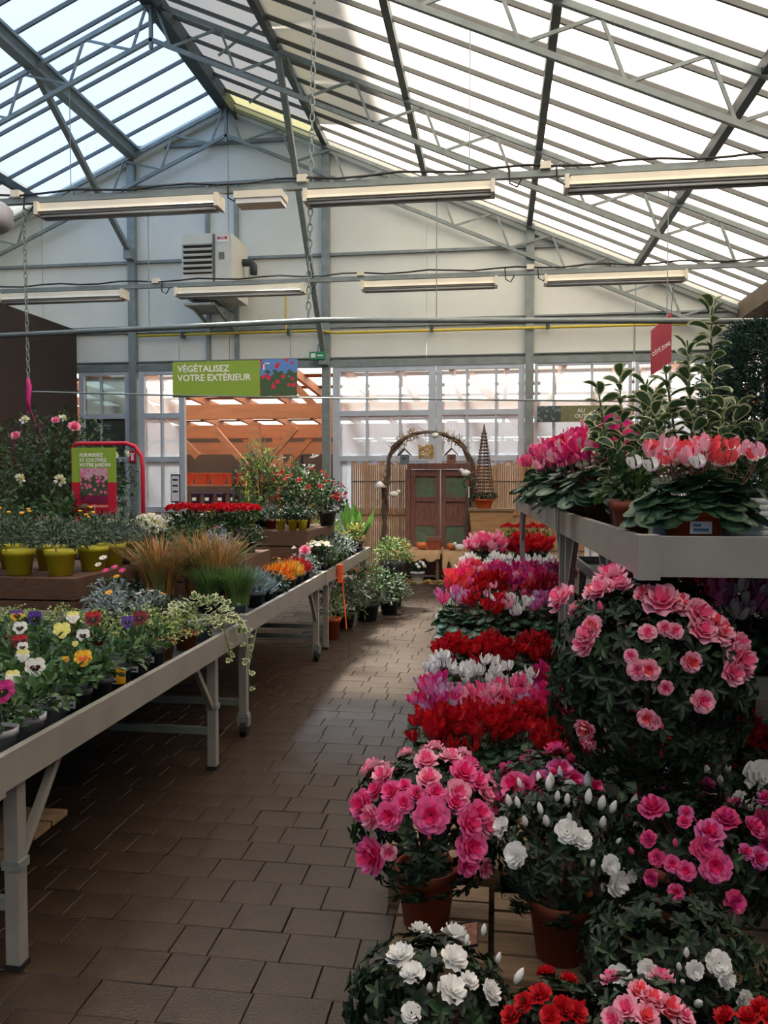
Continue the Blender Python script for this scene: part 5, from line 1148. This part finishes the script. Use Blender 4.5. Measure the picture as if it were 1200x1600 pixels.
fls = [(-1.63, 2.45, .93, 'mag', .085), (-1.72, 2.79, .93, 'white', .08), (-1.74, 2.68, .92, 'plain', .055), (-2.05, 3.21, .93, 'red', .075), (-1.91, 3.01, .92, 'plain', .06), (-2.22, 3.48, .94, 'white', .07), (-2.44, 3.8, .94, 'pyel', .07),
       (-2.3, 3.73, .94, 'pur', .085), (-2.02, 3.5, .93, 'lem', .085), (-2.1, 3.74, .95, 'plain', .07), (-1.86, 3.4, .93, 'white', .065), (-1.97, 3.70, .95, 'red', .09), (-1.79, 3.70, .94, 'pur', .07), (-1.755, 3.76, .95, 'mar', .085),
       (-1.62, 2.96, .93, 'yel', .075), (-1.82, 3.26, .92, 'lem', .03), (-1.70, 2.97, .92, 'yel', .03), (-1.98, 3.12, .93, 'white', .05)]
own = {}
for f in fls:
    k = min(range(len(pans)), key=lambda i: (pans[i][0]-f[0])**2+(pans[i][1]-f[1])**2); own.setdefault(k, []).append(f)
for i, (x, y, m) in enumerate(pans):
    f = own.get(i, []); g = None
    if f: lb = 'pansy with '+' and '.join(dict.fromkeys(PCN[q[3]] for q in f))+' bloom in a '+('pale' if m is GPOT else 'dark')+' grey pot'+(' by the bench rail' if x > -1.75 else ' in the inner pansy rows')
    else: lb = 'leafy pansy without bloom in a %s grey pot%s' % ('pale' if m is GPOT else 'dark', ' by the bench rail' if x > -1.75 else ' in the inner pansy rows')
    t = thing('pansy', lb, 'pansy', (x, y, zL), 0, 'pansies on the near bench'); pot(t, .062, .11, m); inst(PF[i % 3], 'foliage', t, (0, 0, .135), (0, 0, i*1.1), kind='stuff')
    for q in f:
        lo = V(q[0]-x, q[1]-y-.01, q[2]+.02-zL); MB().tube([(lo.x*.3, lo.y*.3, .1), (lo.x*.8, lo.y*.8, lo.z*.8), lo], .003, 4).build('stalk', STEMG, t)
        rnd.seed(i); inst(PC[q[3]], 'flower', t, lo, Euler((R(72+rnd.uniform(-8, 8)), 0, R(rnd.uniform(5, 40)))).to_matrix(), q[4])
    if x > -1.75 and m is DPOT and i != 4:
        l_ = MB().box(-.022, .022, -.002, 0, -.014, .014).build('pot_label', TAG, t, loc=(.01, -.061, .06)); MB().box(-.015, .015, -.003, -.002, -.006, .002).build('print_line', INK, l_)
    if i == 5: MB().box(-.02, .02, -.001, .001, 0, .07).build('photo_tag', P_YEL, t, loc=(.05, -.07, .05), rot=(0, 0, .4))
def mound(name, label, cat, x, y, z, pr, ph, pm, fol, cz, group=None, flowers=(), s=1, rz=None):
    t = thing(name, label, cat, (x, y, z), (x*7+y*3) % 6.28 if rz is None else rz, group, s); pot(t, pr, ph, pm)
    inst(fol, 'foliage', t, (0, 0, cz), kind='stuff')
    for fm, p_, sc, d in flowers: inst(fm, 'flower', t, p_, aim(d, p_[0]*40), sc)
    return t
def top_fl(fms, n, r, z, sc, seed, dome=.3):
    rnd.seed(seed); o = []
    for i in range(n):
        a = i*2.4; q = math.sqrt((i+.5)/n); o.append((rnd.choice(fms), (r*q*math.cos(a), r*q*math.sin(a), z-dome*r*q*q), sc*rnd.uniform(.85, 1.15), V(math.cos(a)*q*.5, math.sin(a)*q*.5, 1)))
    return o
TH = [fol_leaf(130+i, (.14, .14, .10), 420, .022, .013, [LFY, LFM, mat('variegated creeping leaf', (176, 188, 130), .5, 0, .2, 9, transl=.2)], -.4, 1.1) for i in range(2)]
for i, (x, y) in enumerate(((-1.75, 4.0), (-1.72, 4.26), (-1.98, 4.12), (-2.02, 4.4), (-2.26, 4.25), (-2.5, 4.35), (-2.75, 4.3), (-3.0, 4.35), (-2.7, 4.02), (-2.95, 4.0))):
    mound('creeping_thyme', 'mat of tiny yellow green leaves in a terracotta pot behind the pansies', 'plant', x, y, zL, .07, .1, TERRA, TH[i % 2], .12, 'creeping plants behind the pansies')
# ivy
t = thing('potted_ivy', 'cream edged ivy in a grey pot trailing over the bench rail', 'ivy', (-1.73, 4.52, zL)); pot(t, .075, .115, BPOT)
b = MB(); pr_ = [(0, 0), (.15, .38), (.42, .5), (.38, .2), (.7, .3), (1, 0), (.7, -.3), (.38, -.2), (.42, -.5), (.15, -.38)]
c0 = b.add([(.35, 0, 0)]); ri = b.add([(.35+(x-.35)*.72, y*.72, .03*abs(y)) for x, y in pr_]); ro = b.add([(x, y, .12*abs(y)-.06*x) for x, y in pr_])
for j in range(10): b.face([c0, ri+j, ri+(j+1) % 10], 0); b.face([ri+j, ro+j, ro+(j+1) % 10, ri+(j+1) % 10], 1)
ivl = b.mesh('leaf', [LFM, LFC]); rnd.seed(140)
def put_leaf(p_, X_, s):
    X_ = X_.normalized(); Z_ = (V(.2, -.5, .8)+rdir()*.4); Y_ = Z_.cross(X_).normalized(); Z_ = X_.cross(Y_); inst(ivl, 'leaf', t, p_, Matrix((X_, Y_, Z_)).transposed(), s)
for i in range(110):
    d = rdir(-.2, 1); put_leaf(V(d.x*.17, d.y*.17, .14+d.z*.10), d+rdir()*.5+V(0, 0, -.3), rnd.uniform(.04, .065))
for k, (dx, dy, dr) in enumerate(((.28, -.02, .28), (.26, .1, .12), (.2, -.12, .08))):
    pts = [V(dx*.2, dy*.2, .12), V(dx*.75, dy*.7, .15), V(dx, dy, .02), V(dx+.02, dy, -dr)]
    MB().tube(pts, .003, 4).build('runner', STEMG, t)
    for i in range(11): f = i/10*2.99; j = int(f); put_leaf(pts[j].lerp(pts[j+1], f-j), rdir()+V(.2, 0, -.5), rnd.uniform(.035, .06))
# sedges
GT = [fol_grass(150+i, .10, .54, 520, [GRT, GRT, mat('rusty sedge blade', (150, 96, 58), .6, 0, .2, 6, transl=.2), GRG], .8) for i in range(2)]; GG = fol_grass(153, .08, .32, 380, [GRG, GRG, LFM], .8)
for x, y, lb in ((-2.28, 5.2, 'nearest the crate of yellow pots'), (-2.12, 5.5, 'behind the other two'), (-1.92, 5.35, 'nearest the bench rail')):
    t = thing('tan_sedge', 'tuft of tan sedge grass in a dark pot, '+lb, 'grass', (x, y, zL+.02), x*9, 'tan sedges'); pot(t, .08, .12, DPOT); inst(GT[int(x*100) % 2], 'blades', t, (0, 0, .1), kind='stuff')
t = thing('green_sedge', 'tuft of green sedge grass in a blue grey pot by the rail', 'grass', (-1.70, 5.1, zL+.02), 1); pot(t, .06, .12, BPOT); inst(GG, 'blades', t, (0, 0, .1), kind='stuff')
t = thing('green_sedge', 'tuft of green sedge grass in a dark pot between the tan sedges', 'grass', (-1.90, 5.13, zL+.02), 2); pot(t, .06, .12, DPOT); inst(GG, 'blades', t, (0, 0, .1), kind='stuff')
# yellow pots on the crate
HE = [fol_leaf(160+i, (.19, .19, .17), 520, .055, .012, [LFG, LFD, mat('curry plant leaf', (70, 88, 72), .6, 0, .2, 9, transl=.15)], -.3, .8) for i in range(3)]
zc = 1.0
for i, (x, y) in enumerate(((-3.30, 5.16), (-3.28, 5.52), (-3.0, 5.18), (-2.93, 5.50), (-2.93, 5.78), (-2.95, 6.05), (-3.6, 5.2), (-3.6, 5.55))):
    t = mound('yellow_pot_plant', 'grey green plant in a big yellow pot on the crate, '+('second from its corner', 'behind the second pot', 'at its corner', 'first along its side', 'second along its side', 'last along its side', 'third from its corner', 'behind the third pot')[i], 'potted plant', x, y, zc, .105, .175, YPOT, HE[i % 3], .24, 'big yellow pots on the crate')
    if i in (0, 3, 6):
        rnd.seed(i)
        for j in range(5):
            p_ = V(rnd.uniform(-.12, .12), rnd.uniform(-.1, .1), rnd.uniform(.38, .5)); MB().tube([(p_.x*.5, p_.y*.5, .2), p_], .003, 4).build('flower_stalk', STEMG, t); MB().ball((0, 0, 0), (.016, .016, .009), 8, 5).build('flower_head', P_YEL, t, loc=p_)
    if i == 3: MB().box(-.02, .02, -.002, 0, -.02, .02).build('pot_label', TAG, t, loc=(.02, -.1, .1))
# mixed plants of the castor bench
SIL = fol_needle(170, (.15, .15, .14), 700, .06, .008, [LFS, LFG]); SIL2 = fol_leaf(171, (.15, .15, .13), 420, .035, .016, [LFS, LFG, LFS], -.4, 1)
DKF = fol_leaf(172, (.15, .15, .11), 420, .035, .02, [LFD, AZL], -.4, 1); MIDF = fol_leaf(173, (.17, .17, .17), 420, .06, .022, [LFM, LFD], -.4, .9)
HEA = {}
for k, ms in (('orange', [P_ORA, P_YEL, P_ORA]), ('red', [P_RED2, P_MAR]), ('gold', [P_YEL, P_ORA, LFY])): HEA[k] = fol_needle(180+len(HEA), (.13, .13, .10), 900, .06, .008, ms, 1.4)
mum = pom(P_WHT, P_LEM, 190); mumr = pom(P_RED, P_RED2, 191); dai = daisy(P_WHT, P_YEL); daim = daisy(P_MAG, P_YEL); daiy = daisy(P_YEL, P_ORA); roser = pom(P_RED, P_RED2, 192, 18)
mound('blue_grey_plant', 'blue grey leafy plant with magenta and white stalked flowers below the crate', 'potted plant', -2.52, 4.95, zL, .08, .1, DPOT, SIL2, .13, None, [(daim, (.05, -.04, .33), .05, V(0, -.5, 1)), (daim, (.0, -.05, .31), .05, V(0, -.5, 1)), (daim, (.09, -.03, .31), .05, V(0, -.6, 1)), (dai, (-.03, -.02, .38), .05, V(0, -.6, 1)), (dai, (-.06, -.02, .34), .045, V(0, -.6, 1)), (daiy, (.07, -.06, .28), .04, V(0, -.5, 1))], 1.15, 0)
mound('blue_grey_plant', 'blue grey leafy plant with one yellow flower beside the tan sedges', 'potted plant', -2.42, 4.72, zL, .08, .1, DPOT, SIL2, .11, None, [(daiy, (.05, -.08, .24), .05, V(0, -.5, 1))], 1.05, 0)
mound('leafy_filler', 'dark leafy plant behind the blue grey plants', 'potted plant', -2.62, 5.3, zL, .08, .12, DPOT, DKF, .16, None)
t = mound('white_chrysanthemum', 'white pompon chrysanthemum in the grey trough', 'chrysanthemum', -2.86, 6.3, 1.0, .09, .1, DPOT, MIDF, .14, None, [(mum, p_, s_*1.2, d_) for m_, p_, s_, d_ in top_fl([mum], 46, .2, .36, .06, 193, .7)])
mound('silver_cushion', 'silver needle leaved cushion plant left of the white chrysanthemum', 'plant', -2.90, 5.98, 1.0, .08, .1, DPOT, SIL, .12, None, (), 1.2)
mound('white_chrysanthemum', 'small white chrysanthemum behind the silver cushion', 'chrysanthemum', -3.12, 6.25, 1.0, .07, .1, DPOT, MIDF, .12, None, top_fl([mum], 14, .08, .33, .06, 194))
for x, y, q_ in ((-2.5, 6.25, 'nearest the trough'), (-2.25, 6.3, 'in the middle'), (-2.05, 6.2, 'nearest the aisle')):
    mound('red_chrysanthemum', 'flat topped red chrysanthemum in a yellow pot behind the sedges, '+q_, 'chrysanthemum', x, y, 1.035, .075, .13, YPOT, fol_leaf(int(-x*100), (.15, .15, .18), 300, .06, .028, [LFD, LFM], -.6, .9), .2, 'red chrysanthemums', [(mumr, p_, s_, d_) for m_, p_, s_, d_ in top_fl([mumr], 30, .17, .41, .075, 195, .15)])
for x, y, f, k, lb in ((-1.74, 5.62, SIL, 'silver_cushion', 'silver needle leaved cushion beside the green sedge'), (-1.73, 5.93, DKF, 'leafy_filler', 'dark creeping plant hanging over the bench rail'), (-1.76, 6.26, HEA['orange'], 'bud_heather', 'orange and yellow bud heather by the bench rail'), (-1.74, 6.55, HEA['gold'], 'bud_heather', 'golden bud heather by the bench rail'), (-1.75, 6.86, HEA['red'], 'bud_heather', 'dark red bud heather by the bench rail'), (-1.76, 7.15, SIL2, 'silver_cushion', 'silver leaved plant after the red heather')):
    mound(k, lb, 'plant', x, y, zL+.025, .07, .1, DPOT, f, .11, None, (), 1.05)
mound('white_daisies', 'small white flowered plant behind the heathers', 'potted plant', -1.72, 7.62, zL+.015, .08, .11, DPOT, DKF, .15, None, top_fl([dai, mum], 16, .12, .3, .06, 196), 1.1)
mound('pink_rose_pot', 'dark leaved plant with one large pink bloom behind the heathers', 'potted plant', -1.80, 7.38, zL+.025, .07, .1, DPOT, DKF, .12, None, [(B_PNK[2], (.02, -.06, .26), .12, V(.2, -1, .8)), (mum, (-.1, 0, .28), .05, V(0, -.5, 1))], 1, 0)
for y, f, lb in ((7.95, MIDF, 'mid green bushy plant on the far bench'), (8.25, SIL, 'silver needle leaved cushion on the far bench'), (8.55, MIDF, 'mid green leafy plant before the blue silver cushions'), (8.9, SIL2, 'blue silver cushion plant on the far bench'), (9.25, SIL2, 'blue silver cushion plant near the end of the far bench')):
    mound('bench_plant', lb, 'plant', -1.80, y, zL+.015, .08, .11, DPOT, f, .13, None, (), 1.15)
# crate of roses and shrubs
def shrub(name, label, x, y, z, pr, ph, pm, r, cz, n, L, w, mats, seed, flowers=(), group=None, cat='shrub', zlo=-.7, n_br=10):
    t = thing(name, label, cat, (x, y, z), 0, group); pot(t, pr, ph, pm)
    inst(fol_leaf(seed, r, n, L, w, mats, zlo, 1, .25), 'foliage', t, (0, 0, cz), kind='stuff'); rnd.seed(seed); b = MB()
    for i in range(n_br): d = rdir(-.1, 1); b.tube([(0, 0, ph*.8), V(d.x*r[0]*.3, d.y*r[1]*.3, cz-r[2]*.2), V(d.x*r[0]*.9, d.y*r[1]*.9, cz+d.z*r[2]*.9)], [.012, .008, .004], 5)
    b.build('branches', BARK, t)
    for fm, k, sc in flowers:
        for i in range(k): d = rdir(-.2, 1); d.y = -abs(d.y) if i % 3 else d.y; inst(fm, 'flower', t, V(d.x*r[0], d.y*r[1], cz+d.z*r[2]), aim(d), sc*rnd.uniform(.8, 1.2))
    return t
for i, x in enumerate((-2.12, -2.0, -1.9)):
    mound('small_yellow_pot', 'small yellow pot with a dark leafy plant on the rose crate', 'potted plant', x, 7.72, 1.165, .05, .11, YPOT, DKF, .15, 'small yellow pots on the rose crate', (), .95)
mound('small_yellow_pot', 'lone yellow pot with trailing greenery left of the small yellow pots', 'potted plant', -2.45, 7.72, 1.165, .07, .12, YPOT, MIDF, .16, None)
shrub('rose_bush', 'dark leaved rose bush with small red blooms on the rear crate', -2.02, 8.2, 1.165, .1, .16, DPOT, (.34, .24, .3), .36, 900, .05, .03, [LFD, LFM], 201, [(roser, 16, .06)])
shrub('rose_bush', 'rose bush with coral red blooms at the right end of the rear crate', -1.85, 8.65, 1.165, .1, .16, DPOT, (.22, .2, .22), .3, 500, .05, .03, [LFD, AZL], 202, [(roser, 10, .06), (mum, 4, .05)])
shrub('tall_leafy_shrub', 'tall fresh green narrow leaved shrub on the rear crate', -2.5, 8.3, 1.165, .12, .18, DPOT, (.26, .26, .42), .48, 1000, .09, .022, [LFM, LFG, LFY], 203)
shrub('tall_leafy_shrub', 'grey green feathery shrub beside the tall green shrub', -2.25, 8.7, 1.165, .1, .16, DPOT, (.16, .16, .38), .45, 600, .05, .012, [LFG, LFM], 204)
shrub('flowering_bush', 'big dark bush with a few white blooms below the hanging chain', -4.62, 7.9, .72, .22, .3, DPOT, (.85, .7, .82), .88, 4200, .075, .03, [LFD, LFM, LFD], 205, [(mum, 9, .11), (B_SOFT[0], 6, .12)], n_br=24)
shrub('flowering_bush', 'fresh green bush in front of the big dark bush', -3.95, 7.0, .72, .14, .2, DPOT, (.36, .32, .36), .5, 1000, .08, .035, [LFM, LFM, LFD], 206)
shrub('flowering_bush', 'dim leafy bush behind the yellow pots at the picture edge', -4.3, 6.2, .72, .16, .2, DPOT, (.5, .4, .5), .55, 1400, .07, .03, [LFD, LFD, LFM], 207)
low = fol_leaf(208, (.2, .2, .2), 420, .05, .024, [LFD, LFM, LFG], -.5, .9)
for i, (x, y) in enumerate(((-3.0, 6.75), (-2.75, 7.25), (-3.05, 7.3), (-3.0, 8.0), (-2.9, 8.6), (-3.55, 6.6), (-3.75, 6.3))):
    mound('bedding_plant', 'low dark bedding plant on the benches around the poster', 'plant', x, y, zL, .09, .3, DPOT, low, .42, 'low bedding plants around the poster', top_fl([daiy, roser, dai], 5, .15, .22+.42, .045, 209+i, .3))
for i, (x, y, z) in enumerate(((-2.6, 5.9, 1.035), (-2.35, 5.93, 1.035), (-2.12, 5.9, 1.035), (-2.12, 6.45, 1.035), (-2.6, 6.65, 1.035), (-2.38, 6.75, 1.035), (-2.12, 6.7, 1.035), (-2.62, 8.0, 1.165), (-2.3, 8.0, 1.165), (-2.05, 7.2, zL), (-2.35, 7.3, zL), (-2.2, 4.85, zL), (-2.0, 4.72, zL))):
    mound('filler_plant', ('small leafy pot plant on the crate of red chrysanthemums' if i < 7 else 'small leafy pot plant behind the small yellow pots' if i < 9 else 'small leafy pot plant between the two crates' if i < 11 else 'small leafy pot plant between the ivy and the sedges'), 'plant', x, y, z, .07, .11, (BROWNP, DPOT, TERRA)[i % 3], (DKF, MIDF, SIL2)[i % 3], .14, 'small leafy filler plants', top_fl([dai, daiy, daim], 4, .1, .27, .04, 400+i) if i % 2 else (), .9)
# far bench end, floor plants
t = thing('broad_leaf_plant', 'upright plant with long broad green leaves at the bench end', 'potted plant', (-1.78, 9.95, zL+.015)); pot(t, .12, .18, DPOT); rnd.seed(220)
b = MB(); b.leaf((0, 0, 0), (0, 0, 1), (0, -1, 0), 1, .24, 0, .12, .2); bl = b.mesh('leaf', mat('broad leaf', (86, 128, 58), .45, 0, .2, 4, transl=.3))
for i in range(14): a = i*2.4; inst(bl, 'leaf', t, (.03*math.cos(a), .03*math.sin(a), .15), (R(rnd.uniform(12, 55)), 0, a), rnd.uniform(.4, .62))
mound('spurge', 'yellow green bushy plant at the end of the far bench', 'plant', -2.05, 9.6, zL+.015, .1, .14, DPOT, fol_leaf(221, (.2, .2, .24), 420, .06, .02, [LFY, LFM], -.4, .8), .26)
mound('spurge', 'rusty leaved bushy plant beside the broad leaf plant', 'plant', -1.72, 9.62, zL+.015, .08, .12, DPOT, fol_leaf(222, (.12, .12, .2), 260, .06, .02, [GRT, LFY, LFM], -.4, .8), .24)
t = mound('tall_dark_planter', 'bushy yellow green plant in a tall dark planter at the aisle end', 'potted plant', -1.34, 10.45, 0, .13, .6, DPOT, fol_leaf(223, (.26, .24, .22), 700, .06, .024, [LFY, LFM, LFM], -.5, .9), .7)
b3 = fol_leaf(224, (.24, .22, .22), 600, .05, .018, [LFM, LFG, LFD], -.6, 1)
for x, y, s, lb in ((-1.52, 9.35, 1.5, 'loose green bush on the floor at the end of the aisle benches'), (-1.32, 9.85, 1.25, 'dark green bush on the floor below the tall dark planter'), (-1.70, 8.85, 1.3, 'trailing green plant on the floor under the far bench rail')):
    mound('floor_bush', lb, 'plant', x, y, 0, .1, .14, DPOT, b3, .24, None, (), s)
mound('orange_floor_pot', 'grassy green plant in an orange pot on the floor by the bench castor', 'potted plant', -1.70, 8.2, 0, .085, .22, TERRA_O, fol_leaf(225, (.16, .16, .2), 300, .07, .012, [LFM, LFY, GRG], -.5, .8), .32)
t = thing('orange_clip', 'orange plastic price clip hooked on the far bench rail with a trailing cord', 'clip', (-1.585, 8.0, .62)); CL = mat('signal orange', (236, 92, 40), .5)
MB().box(-.012, .03, -.05, .05, 0, .18).build('clip_body', CL, t); MB().tube([(.03, 0, .02), (.06, -.05, -.2), (.10, -.15, -.45)], .006, 5).build('cord', CL, t)
# hanging basket hook on the left wire
t = thing('basket_hanger', 'magenta basket hanger with thin cords below the thin chain', 'hanger', (-4.96, 7.97, 2.2), 0, None, .62)
MB().tube([(0, 0, .9), (.02, 0, .75), (.0, 0, .5), (.03, 0, .3)], [.02, .05, .04, .015], 7).build('ribbon', P_MAG, t, True)
for dx in (-.3, .34): MB().tube([(.02, 0, .4), (dx, 0, -.35)], .006, 4).build('cord', P_MAG, t)
